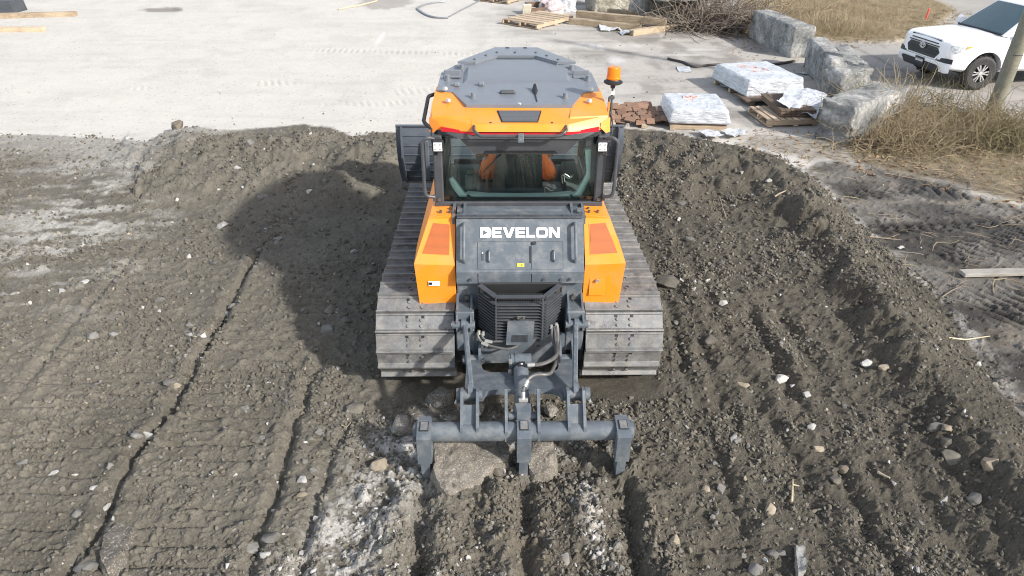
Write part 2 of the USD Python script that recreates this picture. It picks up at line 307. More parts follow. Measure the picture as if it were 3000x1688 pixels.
    # ruts on the right, parallel to the machine
    for (rx, dr_, w, dep, sd) in ((1.72, .05, .05, .10, 31), (1.98, .10, .07, .08, 32), (2.35, .12, .09, .09, 33), (2.72, .16, .07, .12, 34), (3.05, .22, .08, .09, 35), (3.42, .2, .10, .08, 36)):
        cx = rx+(noise2(y*0+sd, y, .7, sd, 3)-.5)*.40+(noise2(y*0+sd, y, 3.5, sd, 3)-.5)*.12+(n3-.5)*.10+(y-5)*.02
        m = sstep(2, 2.5, y)*sstep(8.8, 6.0, y)*sstep(.36, .62, noise2(y*0+2*sd, y, .9, sd+3, 2))*.5
        h = h+loose*m*(-dep*np.exp(-((x-cx)/w)**2)+dep*.6*np.exp(-((x-cx-.13)/(w*1.2))**2))
    # ripped furrows behind the shanks, and the broken crust between them
    rip = np.zeros_like(x)
    for fx, fy in FURROWS:
        cx = fx+(noise2(y*0+fx*3+9, y, 1.1, 41, 3)-.5)*.18*sstep(fy, fy-1, y)
        m = sstep(fy+.06, fy-.02, y)
        h = h-m*(.05+.11*noise2(y*0+fx, y, 2.2, 43, 3))*np.exp(-((x-cx+(n3-.5)*.08)/.085)**2)+m*.06*np.exp(-((np.abs(x-cx)-.2)/.13)**2)
    between = sstep(-1.55, -1.1, x+(n2-.5)*.5)*sstep(1.25, 1.0, x+(n2-.5)*.3)*sstep(5.25, 4.7, y)
    rip = between
    h = h+rip*((n3-.5)*.14+clod*1.1)
    # under the machine keep it flat and low
    under = sstep(1.5, 1.3, np.abs(x))*sstep(5.2, 5.7, y)*sstep(9.6, 9.2, y)
    h = h*(1-under)+under*(-.03+(n4-.5)*.02)
    # wheel prints in the grey dirt
    gp = 0
    for (x0, y0, a, wdt_, per, le) in ((5.2, 10.3, .25, .16, .19, 3.6), (5.0, 9.2, .1, .16, .19, 4.0), (6.6, 10.9, -.55, .3, .20, 3.5), (5.6, 8.3, .4, .3, .17, 5.0), (5.4, 7.0, .25, .45, .15, 5)):
        ca, sa = math.cos(a), math.sin(a); u = (x-x0)*ca+(y-y0)*sa; v = -(x-x0)*sa+(y-y0)*ca
        f = u/per+np.sign(v)*.25+v*2.2; f = f-np.floor(f)
        gp = gp+np.exp(-(v/wdt_)**4)*sstep(0, .3, u)*sstep(le, le-.5, u)*np.exp(-((f-.5)/.16)**2)
    gp = np.clip(gp, 0, 1.2)
    h = h+G*((n2-.5)*.07+(n3-.5)*.04+(n4-.5)*.022+(n5-.5)*.012+np.maximum(n4-.58, 0)*.12-gp*.042)
    h = h+V*((n2-.5)*.12+.03)+LT*((n3-.5)*.04+(n4-.5)*.02)+V2*((n2-.5)*.15+.05+(n3-.5)*.05)
    yard = (1-S)*(1-G)*(1-V)*(1-V2)*(1-R)
    tr = np.zeros_like(x)                                                # faint tyre and track prints in the pale yard
    for (x0, y0, a, wdt_, per, le) in ((-3.4, 16.2, .10, .30, .17, 5.5), (-2.3, 14.5, .28, .26, .16, 4.5), (-6, 15.0, .12, .2, .15, 6), (2.2, 17.2, .1, .25, .2, 3.5), (3.6, 16, 1.1, .35, .2, 1.5), (-4.5, 18.5, .05, .22, .16, 7), (-5.5, 20.5, -.1, .22, .16, 8), (1.0, 19.3, .2, .25, .18, 4), (-9, 16.5, .15, .25, .16, 6)):
        ca, sa = math.cos(a), math.sin(a); u = (x-x0)*ca+(y-y0)*sa; v = -(x-x0)*sa+(y-y0)*ca
        f = u/per+v*1.2; f = f-np.floor(f)
        tr = tr+np.exp(-(v/wdt_)**4)*sstep(0, .8, u)*sstep(le, le-.8, u)*np.exp(-((f-.5)/.18)**2)*sstep(.42, .6, n2)
    h = h+yard*((n3-.5)*.012-(tr*.02))
    # albedo
    pale = np.array([.475, .452, .41]); paleR = np.array([.355, .33, .295]); soil = np.array([.154, .140, .112]); soilR = np.array([.102, .091, .071]); grey = np.array([.165, .153, .135])
    road = np.array([.30, .285, .26]); straw = np.array([.27, .215, .13])
    def lay(c, m, k): return c*(1-m[..., None])+np.asarray(k)*m[..., None]
    c = np.broadcast_to(pale, x.shape+(3,)).copy()
    rt = sstep(-1.5, 3.5, x+(n1-.5)*4)*sstep(12, 15, y); c = lay(c, rt*.9, paleR)
    c = c*(1+(n2-.5)*.14+(n3-.5)*.10)[..., None]
    streak = noise2(x*.25, y*1.6, 2.2, 51, 4); c = c*(1-yard*sstep(.50, .68, streak)*.24*(0.25+rt))[..., None]; blot = noise2(x*.9, y*.6, 1.6, 50, 5); c = c*(1-yard*sstep(.52, .7, blot)*.26*(0.22+rt))[..., None]
    stn = sstep(.60, .76, noise2(x*.8, y*1.2, .55, 52, 4))*rt; c = lay(c, stn*.75, (.22, .19, .155))
    dusty = sstep(.66, .8, noise2(x, y, .9, 53, 4))*yard*rt; c = lay(c, dusty*.6, (.55, .53, .5))
    c = c*(1-np.clip(tr, 0, 1)*.26*yard*sstep(.40, .62, n3+.4*(n4-.5)))[..., None]
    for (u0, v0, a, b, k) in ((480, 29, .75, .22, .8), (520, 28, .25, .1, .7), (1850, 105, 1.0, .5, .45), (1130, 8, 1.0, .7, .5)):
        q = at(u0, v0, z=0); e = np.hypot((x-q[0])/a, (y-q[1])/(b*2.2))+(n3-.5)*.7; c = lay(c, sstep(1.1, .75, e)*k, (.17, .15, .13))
    for (u0, v0, a, b) in ((2040, 145, 1.2, .1), (1995, 160, 1.0, .1), (1760, 138, .14, .5), (1800, 175, .3, .6), (1115, 112, .1, 1.2), (1740, 135, .2, .3)):
        q = at(u0, v0, z=0); e = np.hypot((x-q[0])/a, (y-q[1])/b)+(n3-.5)*.9; c = lay(c, sstep(1.1, .4, e)*.5, (.58, .57, .55))
    cs = soil*(1-sstep(-1.2, 1.8, x+(n2-.5)))[..., None]+soilR*sstep(-1.2, 1.8, x+(n2-.5))[..., None]
    cs = cs*(1+(n2-.5)*.30+(n3-.5)*.26+(n4-.5)*.35+(n5-.5)*.35)[..., None]
    damp = sstep(.52, .75, noise2(x, y, .8, 54, 4))*S; cs = cs*(1-.22*damp)[..., None]
    cs = cs*(1+.22*sstep(-3.0, -5.5, x)*sstep(8, 5, y))[..., None]
    c = lay(c, S, cs) if False else c*(1-S[..., None])+cs*S[..., None]
    # scraped left corner: dust showing through, white lime patches
    q = at(210, 660, z=0); e = np.hypot((x-q[0]+.35*(y-q[1]))/1.45, (y-q[1])/2.6)
    thin = S*sstep(-4.6, -7.0, x-(y-9)*.10)*sstep(6.5, 9.5, y)
    str2 = noise2(x*.55+y*.25, y*1.4-x*.3, 2.6, 55, 5); str3 = noise2(x*.7, y*1.6, 5.5, 58, 4)
    c = lay(c, clip01(thin*(sstep(.46, .66, str2)*.55+sstep(.55, .72, str3)*.35)), (.33, .31, .275))
    fade = S*sstep(1.7, .0, ds+(n2-.5)*1.2+(str2-.5)*1.5)*sstep(-4.3, -6.2, x)*sstep(8, 10, y); c = lay(c, clip01(fade*.75), (.37, .352, .315)); lime = S*sstep(1.25, .2, e+(n2-.5)*1.2)*sstep(.42, .60, str2+.5*(str3-.5)); c = lay(c, clip01(lime*.8), (.44, .425, .385))
    # white crushed crust where the ripper goes
    l1 = np.exp(-((x+1.15+.28*(4.4-y)+(n2-.5)*.5)/.33)**2)*sstep(5.4, 4.9, y)
    l2 = np.exp(-((x-.52+(n2-.5)*.35-.05*(4.4-y))/.11)**2)*sstep(4.6, 4.3, y)
    l3 = np.exp(-((x+.55+(n2-.5)*.6)/.35)**2)*sstep(3.6, 3.1, y)*.8
    l4 = np.exp(-((x+.35)/.7)**2)*sstep(5.3, 5.0, y)*sstep(4.3, 4.7, y)*.8
    wm = clip01(l1+l2+l3+l4)*sstep(.37, .57, n4*.55+n5*.45+(n3-.5)*.5); c = lay(c, clip01(wm*.9), (.52, .505, .47))
    mid = np.exp(-((x-.25)/.5)**2)*sstep(4.4, 4.0, y); c = c*(1+np.array([.10, .03, -.05])*mid[..., None]*.8)
    dk = np.exp(-((x-.33-(n2-.5)*.3)/.16)**2)*sstep(4.3, 4.0, y)*S; c = lay(c, dk*.5, (.075, .068, .06))
    cg = grey*(1+(n2-.5)*.35+(n3-.5)*.45+(n4-.5)*.45)[..., None]; sb = sstep(.55, .7, noise2(x*.6, y*1.4, 2.4, 59, 4)); cg = cg*(1-sb[..., None]*.5)+np.array([.25, .215, .165])*sb[..., None]*.5
    wetg = sstep(.48, .62, noise2(x*.8, y*1.3, 1.1, 56, 5)); cg = cg*(1-.58*wetg)[..., None]; chalk = sstep(.25, .02, np.abs(ds+.1))*sstep(.45, .62, n3); cg = cg*(1-chalk[..., None]*.6)+np.array([.40, .38, .35])*chalk[..., None]*.6; cg = cg*(1-.55*np.clip(gp, 0, 1))[..., None]
    c = c*(1-G[..., None])+cg*G[..., None]
    for (u0, v0, a, b) in ((2640, 505, .45, .7), (2740, 560, .55, .45), (2720, 620, .6, .4), (2900, 660, .5, .4), (2960, 700, .5, .4)):
        q = at(u0, v0, z=0); e = np.hypot((x-q[0])/a, (y-q[1])/b)+(n3-.5)*1.1; c = lay(c, sstep(1.1, .6, e)*.7*(1-S), (.055, .052, .05))
    cl = np.array([.225, .20, .165])*(1+(n3-.5)*.5+(n4-.5)*.5)[..., None]; c = c*(1-(LT*.85)[..., None])+cl*(LT*.85)[..., None]
    cv = np.array([.25, .205, .14])*(.85+(n3-.5)*.9+(n4-.5)*.8)[..., None]; cv = cv*(1-.4*sstep(.5,.7,n2))[..., None]; c = c*(1-V[..., None])+cv*V[..., None]
    c = c*(1-V2[..., None])+(straw*(.82+(n3-.5)*.5+(n2-.5)*.5)[..., None])*V2[..., None]
    cr = road*(1+(n2-.5)*.2+(n3-.5)*.14)[..., None]
    dust = sstep(.5, .7, noise2(x, y*1.2, .6, 57, 4)); cr = cr*(1-dust[..., None]*.35)+np.array([.40, .36, .31])*dust[..., None]*.35
    for P in ([(2380, 225), (2490, 228), (2700, 227), (3100, 235)], [(2490, 133), (2560, 165), (2625, 200), (2700, 235)], [(2380, 200), (2520, 203), (2660, 206)], [(2940, 240), (2985, 262), (3060, 290)], [(2560, 290), (2680, 262), (2830, 285)]):
        d, _, _ = pathdist(x+(n3-.5)*.15, y+(n3-.5)*.3, W(P)); cr = cr*(1-.38*np.exp(-(d/.05)**2))[..., None]
    c = c*(1-R[..., None])+cr*R[..., None]
    region = np.where(S > .5, 0, np.where(G > .5, 0, np.where(V > .5, 2, np.where(V2 > .5, 3, np.where(R > .5, 4, 1)))))
    return h, np.clip(c, .02, .75), region, S, loose
def graded(dense_lo, dense_hi, n, outs_lo, outs_hi): return np.r_[sorted(outs_lo), np.linspace(dense_lo, dense_hi, n), outs_hi]
NX, = (860,)
sg = graded(-6.0, 6.2, NX, [-90, -60, -40, -26, -17, -12, -9, -7.5, -6.6], [6.8, 7.6, 9, 12, 17, 26, 40, 60, 90])
yv = [3.0]
while yv[-1] < 31.5:
    yq = yv[-1]; th = math.atan2(4.5, yq); yv.append(yq+max(.0125, math.hypot(4.5, yq)/718/math.sin(th)*1.15))
yg = np.r_[[-120, -60, -30, -15, -8, -4, -1, .5, 1.5, 2.0, 2.3, 2.5, 2.65, 2.75, 2.83, 2.9, 2.95], yv, [33, 35, 38, 42, 48, 56, 70, 90, 120, 170, 240]]
wy = np.clip((yg+4.0)/9.0, .78, 6.0)
GX, GY = sg[None, :]*wy[:, None], np.repeat(yg[:, None], len(sg), 1)
GH, GC, GREG, GS, GL = height_and_colour(GX.ravel(), GY.ravel())
NY, NXX = GX.shape
idx = np.arange(NY*NXX).reshape(NY, NXX)
qa, qb, qc, qd = idx[:-1, :-1].ravel(), idx[:-1, 1:].ravel(), idx[1:, 1:].ravel(), idx[1:, :-1].ravel()
GV = np.column_stack([GX.ravel(), GY.ravel(), GH])
Z3 = GV.reshape(NY, NXX, 3); du = np.gradient(Z3, axis=1); dvv = np.gradient(Z3, axis=0); GN = np.cross(du, dvv).reshape(-1, 3); GN /= np.linalg.norm(GN, axis=1)[:, None]
from scipy.interpolate import RegularGridInterpolator
_hi = RegularGridInterpolator((np.arange(NY), np.arange(NXX)), GH.reshape(NY, NXX), bounds_error=False, fill_value=None)
def ground(x, y):
    x, y = np.asarray(x, float), np.asarray(y, float); iy = np.interp(y, yg, np.arange(NY)); w = np.clip((y+4.0)/9.0, .78, 6.0); ix = np.interp(x/w, sg, np.arange(NXX))
    return _hi(np.stack([iy, ix], -1))
def ground_normal(x, y, e=.05):
    return np.array([-(ground(x+e, y)-ground(x-e, y))/(2*e), -(ground(x, y+e)-ground(x, y-e))/(2*e), 1.0])
def groundmat(name, sc1, sc2, bump, speck, speck_amt, vari=.22):
    N = {'at': ('attribute', {'attribute': 'tint'}), 'g': ('geometry', {}), 'n': ('noise_texture', {'scale': sc1, 'detail': 8, 'roughness': .72}), 'mr': ('map_range', {'from_min': .3, 'from_max': .7, 'to_min': 1-vari, 'to_max': 1+vari, 'clamp': True}),
         'hv': ('hsv', {}), 'v': ('voronoi_texture', {'scale': sc2, 'randomness': 1.0}), 'sx': ('separate_color', {}), 'vr': ('rgb_ramp', {'ramp': [(1-speck_amt, (0, 0, 0)), (1-speck_amt*.4, (.75, .75, .75))]}), 'vd': ('rgb_ramp', {'ramp': [(.28, (1, 1, 1)), (.42, (0, 0, 0))]}), 'vm': ('math', {'math_type': 'multiply'}),
         'mx': ('mix', {'color2': speck}), 'nb': ('noise_texture', {'scale': sc1*1.6, 'detail': 7, 'roughness': .75}), 'ad': ('math', {'math_type': 'multiply_add', 'value2': .35}), 'bp': ('bump', {'distance': bump}), 'p': ('principled_bsdf', {'roughness': .95, 'specular_ior_level': .2})}
    L = [('g.position', 'n.vector'), ('n.fac', 'mr.value'), ('mr.result', 'hv.value'), ('at.color', 'hv.color'), ('g.position', 'v.vector'), ('v.color', 'sx.color'), ('sx.r', 'vr.fac'), ('v.distance', 'vd.fac'),
         ('vr.color', 'vm.value1'), ('vd.color', 'vm.value2'), ('vm.value', 'mx.fac'), ('hv.color', 'mx.color1'), ('mx.color', 'p.base_color'), ('g.position', 'nb.vector'), ('vm.value', 'ad.value1'), ('nb.fac', 'ad.value3'), ('ad.value', 'bp.height'), ('bp.normal', 'p.normal')]
    return usdkit.material(stage, LK+name, N, L, surface='p.BSDF')
GMATS = {'dirt_ground': groundmat('soil', 42, 46, .022, (.18, .166, .142), .10, .34), 'yard_ground': groundmat('pale_yard', 14, 16, .005, (.24, .22, .19), .10, .10),
         'grass_verge': groundmat('verge_soil', 22, 26, .03, (.34, .27, .16), .3), 'road': groundmat('worn_asphalt', 30, 30, .004, (.2, .19, .18), .1, .14)}
freg = GREG[qa]
for nm, regs in (('dirt_ground', (0,)), ('yard_ground', (1,)), ('grass_verge', (2, 3)), ('road', (4,))):
    k = np.isin(freg, regs); F = np.vstack([np.column_stack([qa[k], qb[k], qc[k]]), np.column_stack([qa[k], qc[k], qd[k]])]); uq, inv = np.unique(F, return_inverse=True)
    m = UsdGeom.Mesh.Define(stage, '/World/'+nm); m.CreatePointsAttr(Vt.Vec3fArray.FromNumpy(GV[uq].astype(np.float32))); m.CreateFaceVertexCountsAttr(Vt.IntArray.FromNumpy(np.full(len(F), 3, np.int32)))
    m.CreateFaceVertexIndicesAttr(Vt.IntArray.FromNumpy(inv.astype(np.int32).ravel())); m.CreateSubdivisionSchemeAttr('none'); m.CreateNormalsAttr(Vt.Vec3fArray.FromNumpy(GN[uq].astype(np.float32))); m.SetNormalsInterpolation('vertex')
    UsdGeom.PrimvarsAPI(m).CreatePrimvar('tint', Sdf.ValueTypeNames.Color3fArray, 'vertex').Set(Vt.Vec3fArray.FromNumpy(GC[uq].astype(np.float32)))
    UsdShade.MaterialBindingAPI.Apply(m.GetPrim()).Bind(GMATS[nm])
    tag(m.GetPrim(), {'dirt_ground': 'dark churned soil with stones, ruts and cleat prints round the bulldozer', 'yard_ground': 'pale dusty gravel yard beyond the dark soil', 'grass_verge': 'straw covered earth beside the road', 'road': 'worn grey paved drive under the white pickup'}[nm], 'ground' if nm != 'road' else 'road', None, 'structure')
# ------------------------------------------------------------------ materials of the machine
M_ORANGE = paint('orange_paint', (.82, .25, .014), .42, .05, 3, (.44, .30, .19), .32, 3.2, coat=.25, spec=.45, coat_r=.4)
M_SLATE = paint('slate_paint', (.085, .102, .119), .48, .14, 5, (.26, .26, .245), .5, 9, spec=.5)
M_DARK = paint('dark_slate_paint', (.050, .056, .064), .55, .12, 6, (.12, .115, .105), .3, 6)
M_ROOF = paint('roof_paint', (.138, .152, .172), .5, .06, 9, (.22, .22, .215), .18, 5, spec=.5, coat=.5, coat_r=.3)
M_VISOR = paint('visor_plastic', (.048, .051, .057), .45, .08, 9, (.13, .125, .115), .25, 6)
M_BLACK = paint('black_rubber', (.014, .014, .015), .6, .2, 9)
M_BLADE = paint('blade_paint', (.070, .084, .104), .42, .14, 3, (.17, .165, .155), .4, 3, spec=.6)
M_STEEL = steelmat('track_steel', [(.075, .068, .062), (.14, .142, .142), (.185, .19, .19), (.29, .29, .28)], (.26, .24, .21))
M_BOLT = paint('bolt_steel', (.13, .125, .12), .4, .2, 20, metal=.6)
M_CHROME = paint('zinc_fitting', (.55, .54, .5), .35, .1, 20, metal=.7)
M_WHITE = paint('white_print', (.82, .82, .82), .5, .02, 9)
M_RED = paint('red_reflector', (.55, .008, .02), .25, .1, 30)
M_YELLOW = paint('yellow_sticker', (.80, .58, .05), .5, .05, 9)
M_AMBER = usdkit.material(stage, LK+'amber_lens', {'p': ('principled_bsdf', {'base_color': (.95, .30, .01), 'roughness': .12, 'transmission_weight': .45, 'ior': 1.45})}, [], surface='p.BSDF')
M_HOSE = paint('hose_sleeve', (.085, .083, .08), .5, .15, 30, (.2, .19, .18), .4, 20)
M_TRIM = paint('cab_trim', (.72, .82, .79), .6, .05, 5)
M_SEAT = paint('seat_fabric', (.030, .034, .036), .85, .15, 20, bump=.001, bump_scale=200)
M_INT = paint('cab_interior', (.085, .095, .09), .7, .15, 8)
M_GLASS = glass('green_cab_glass', (.88, .965, .94), .8); M_GLASS2 = glass('clear_cab_glass', (.95, .985, .975), .8)
M_LED = paint('led_lens', (.78, .80, .82), .2, .1, 60)
def perforated(name, col, hole, sc, flat=(1, 1.35, 0)):
    N = {'tc': ('texture_coordinate', {}), 'mp': ('mapping', {'scale': flat}), 'v': ('voronoi_texture', {'scale': sc, 'randomness': 0.0}), 'r': ('rgb_ramp', {'ramp': [(.38, hole), (.46, col)]}), 'bp': ('bump', {'distance': .002}), 'p': ('principled_bsdf', {'roughness': .5})}
    return usdkit.material(stage, LK+name, N, [('tc.object', 'mp.vector'), ('mp.vector', 'v.vector'), ('v.distance', 'r.fac'), ('r.color', 'p.base_color'), ('v.distance', 'bp.height'), ('bp.normal', 'p.normal')], surface='p.BSDF')
M_PERF = perforated('perforated_orange', (.60, .15, .025), (.17, .05, .014), 105)
M_PERFG = perforated('perforated_grey', (.16, .17, .18), (.03, .03, .032), 110)
M_MESH = perforated('expanded_metal', (.045, .05, .055), (.008, .008, .009), 48, (1, 0, 1))

# ------------------------------------------------------------------ the bulldozer
BASE = (0.0, 7.3, 0.0)
dz = thing('bulldozer', 'orange and slate grey crawler bulldozer with ripper, in the middle of the dug soil', 'bulldozer', BASE)
ONE = {'panel_bolts': 'panel_bolt', 'side_plates': 'side_plate', 'guard_bolts': 'guard_bolt', 'fender_bolts': 'fender_bolt', 'cab_bolts': 'cab_bolt', 'mount_pad': 'mount_pad', 'shroud_screws': 'shroud_screw', 'eye_bolts': 'eye_bolt', 'light_emitters': 'light_emitter', 'mount_bolts': 'mount_bolt', 'hose_fittings': 'hose_fitting', 'cylinder_bolt': 'cylinder_bolt', 'cab_hook': 'cab_hook', 'blade_stiffener': 'blade_stiffener', 'lifting_lug_': 'lifting_lug', 'pin_cap': 'pin_cap'}
def part(name, mb, mat, parent=None, smooth=30, label=None):
    if name in ONE and isinstance(mb, MB) and len(mb.l) > 1:
        for piece in mb.l: part(ONE[name]+'', piece, mat, parent, smooth)
        return None
    m = mb.mesh() if isinstance(mb, MB) else mb
    m = m.copy(); m.apply_translation((-BASE[0], -BASE[1], -BASE[2]))
    o = obj(name, m, mat, parent or dz, smooth)
    if label: tag(o, label)
    return o
# --- crawler tracks: a belt path round sprocket and idler, one prim for each shoe
SPY, SPZ, SPR, IDY, IDZ, IDR = 6.00, .475, .435, 8.80, .40, .385
def track_path(n):
    d = np.array([IDY-SPY, IDZ-SPZ]); L = np.linalg.norm(d); a = math.atan2(d[1], d[0]); g = math.asin((SPR-IDR)/L)
    tu, tl = a+PI/2-g, a-PI/2+g                                          # contact angles of the upper and lower run
    P = []
    for t in np.linspace(tl, tu-2*PI, 120): P.append((SPY+SPR*math.cos(t), SPZ+SPR*math.sin(t)))
    for t in np.linspace(tu, tl, 120): P.append((IDY+IDR*math.cos(t), IDZ+IDR*math.sin(t)))
    P = np.array(P+[P[0]]); s = np.r_[0, np.cumsum(np.linalg.norm(np.diff(P, axis=0), axis=1))]
    q = np.linspace(0, s[-1], n+1)[:-1]; e = s[-1]/n
    A = np.column_stack([np.interp(q, s, P[:, k]) for k in (0, 1)]); B = np.column_stack([np.interp((q+e) % s[-1], s, P[:, k]) for k in (0, 1)])
    return A, B, e
NSH = 46
TA, TB, PITCHL = track_path(NSH)
shoe = MB()
wS = .738
shoe.box((0, 0, .010), (wS, PITCHL*.98, .020), .004)
shoe.prism([(-PITCHL*.49, .018), (-PITCHL*.49, .060), (-PITCHL*.49+.014, .060), (-PITCHL*.49+.030, .018)], 'x', -wS/2+.002, wS/2-.002)
shoe.prism([(-PITCHL*.30, .0195), (-PITCHL*.33, .026), (-PITCHL*.40, .026), (-PITCHL*.43, .0195)], 'x', -wS/2+.004, wS/2-.004)
shoe.prism([(PITCHL*.40, .0195), (PITCHL*.43, .036), (PITCHL*.52, .036), (PITCHL*.52, .0195)], 'x', -wS/2+.004, wS/2-.004)
slot = MB()
for sx in (-.075, .075):
    slot.box((sx, PITCHL*.37, .0225), (.026, .036, .006))
bolts = MB()
for sx in (-.062, .062):
    for sy in (-.026, .030): bolts.cyl((sx, sy, .015), (sx, sy, .034), .014, 8)
shoe_m, slot_m, bolt_m = shoe.mesh(), slot.mesh(), bolts.mesh()
for side in (-1, 1):
    cx = side*.986
    fr = MB(); fr.box((cx, 7.35, .40), (.22, 2.3, .24), .03)
    for yy in (6.7, 7.1, 7.5, 7.9, 8.3): fr.cyl((cx-.13, yy, .17), (cx+.13, yy, .17), .11, 18)
    fr.cyl((cx-.09, IDY, IDZ), (cx+.09, IDY, IDZ), IDR-.06, 28)
    tf = part('crawler_track', fr, M_DARK)
    sp = MB(); sp.cyl((cx-.05, SPY, SPZ), (cx+.05, SPY, SPZ), SPR-.08, 28); sp.cyl((side*.60, SPY, SPZ), (cx, SPY, SPZ), .27, 28); sp.cyl((side*.56, SPY, SPZ), (side*.62, SPY, SPZ), .34, 30)
    for k in range(14):
        t = k*2*PI/14; sp.cyl((side*.555, SPY+.30*math.cos(t), SPZ+.30*math.sin(t)), (side*.57, SPY+.30*math.cos(t), SPZ+.30*math.sin(t)), .016, 6)
    part('drive_sprocket', sp, M_DARK, tf)
    lk = MB()
    for i in range(NSH):
        a, b = TA[i], TB[i]
        c0 = np.array([SPY, SPZ]); mid = (a+b)/2
        d = (b-a)/np.linalg.norm(b-a); nrm = np.array([-d[1], d[0]]); nrm = -nrm if nrm@(mid-np.array([7.4, .44])) < 0 else nrm
        p, q = mid-d*.085-nrm*.045, mid+d*.085-nrm*.045
        for sx in (-.07, .07): lk.bar((cx+sx, p[0], p[1]), (cx+sx, q[0], q[1]), .03, .07, (0, nrm[0], nrm[1]))
    tag(part('track_chain', lk, M_BOLT, tf), kind='stuff')
    for i in range(NSH):
        a, b = TA[i], TB[i]; mid = (a+b)/2; d = (b-a)/np.linalg.norm(b-a); nrm = np.array([-d[1], d[0]])
        nrm = -nrm if nrm@(mid-np.array([7.4, .44])) < 0 else nrm
        dd = d if (d[0]*nrm[1]-d[1]*nrm[0]) > 0 else -d
        M = np.eye(4); M[:3, 0] = (1, 0, 0); M[:3, 1] = (0, dd[0], dd[1]); M[:3, 2] = (0, nrm[0], nrm[1]); M[:3, 3] = (cx+rng.normal(0, .003), mid[0], mid[1])
        sm = trimesh.util.concatenate([shoe_m, bolt_m]); sm.apply_transform(M)
        so = part('track_shoe', sm, M_STEEL, tf)
        if i % 1 == 0:
            qm = slot_m.copy(); qm.apply_transform(M)
            lk2 = qm if i == 0 else trimesh.util.concatenate([lk2, qm])
    tag(part('shoe_slots', lk2, M_BLACK, tf), kind='stuff')

# --- rear body between the fenders
hood = MB()
HX = .588
hood.prism([(6.02, 1.672), (5.752, 1.282), (5.735, 1.262), (5.733, 1.145), (5.80, 1.145), (6.9, 1.145), (6.9, 1.672)], 'x', -HX, HX)
part('rear_tank', hood, M_SLATE)
nS = np.array([0, -(1.672-1.282), 0]); 
def on_hood(x, t, off=0.0):
    """point on the sloping rear panel: t=0 at its top edge, 1 at the crease"""
    a, b = np.array([x, 6.02, 1.672]), np.array([x, 5.752, 1.282]); n = np.array([0, -.390, .268]); n = -np.array([0, .824, -.566])
    return a+(b-a)*t+n*off
edge = MB(); edge.box((0, 6.03, 1.684), (2*HX-.01, .055, .018), .006); part('tank_top_edge', edge, M_DARK)
# service doors on the panel, set proud by 3 mm
def panel(x0, x1, t0, t1, off, th, bev=.0):
    q = [on_hood(x0, t0, off), on_hood(x1, t0, off), on_hood(x1, t1, off), on_hood(x0, t1, off)]; r = [on_hood(x0, t0, off-th), on_hood(x1, t0, off-th), on_hood(x1, t1, off-th), on_hood(x0, t1, off-th)]
    return MB().hull(q+r)
gap = panel(-.392, .395, .455, 1.0, .0015, .01); part('door_gap', gap, M_BLACK)
door = panel(-.388, .098, .462, .997, .004, .012); d1 = part('service_door', door, M_SLATE)
door2 = panel(.104, .391, .462, .997, .004, .012); d2 = part('service_door', door2, M_SLATE)
lw = MB(); lw.box((-.145, 5.731, 1.2), (.486, .010, .10), .003); part('lower_flap', lw, M_SLATE)
lw = MB(); lw.box((.2475, 5.731, 1.2), (.287, .010, .10), .003); part('lower_flap', lw, M_SLATE)
def handle(x, t0, t1, off, r, parent, mat):
    p = [on_hood(x, t0, 0), on_hood(x, t0+.02, off), on_hood(x, t1-.02, off), on_hood(x, t1, 0)]
    return part('handle', MB().tube(fillet(p, .03), r, 8), mat, parent)
handle(-.285, .63, .86, .03, .009, d1, M_SLATE); handle(.31, .63, .85, .03, .009, d2, M_SLATE)
q = MB(); q.cyl(on_hood(.132, .49, 0), on_hood(.132, .49, .03), .016, 14); part('door_knob', q, M_BLACK, d2)
q = MB(); q.bar(on_hood(.095, .55, .006), on_hood(.095, .88, .006), .012, .012, (0, -.82, .57)); part('hinge', q, M_BLACK, d2)
q = panel(-.358, -.335, .66, .83, .007, .006); part('latch', q, M_DARK, d1); q = MB().cyl(on_hood(-.347, .68, .004), on_hood(-.347, .68, .011), .007, 10); part('latch_button', q, M_WHITE, d1)
q = panel(-.03, .035, .885, .955, .007, .005); part('warning_sticker', q, M_YELLOW, d1); q = panel(.004, .018, .905, .93, .0085, .003); part('sticker_print', q, M_BLACK, d1)
for sx in (-.515, .505):                                                  # long grab handles
    pts = [on_hood(sx*.995, .10, 0), on_hood(sx, .13, .06), on_hood(sx*1.005, .80, .06), on_hood(sx, .86, 0)]
    part('grab_handle', MB().tube(fillet(pts, .06), .014, 10), M_SLATE)
bl = MB()
for (x, z) in ((-.46, 1.19), (.215, 1.19), (.375, 1.19), (.46, 1.19)): bl.cyl((x, 5.735, z), (x, 5.715, z), .014, 10)
for x in (-.4, 0, .4): bl.cyl((x, 6.03, 1.68), (x, 6.03, 1.70), .014, 8)
part('panel_bolts', bl, M_DARK)
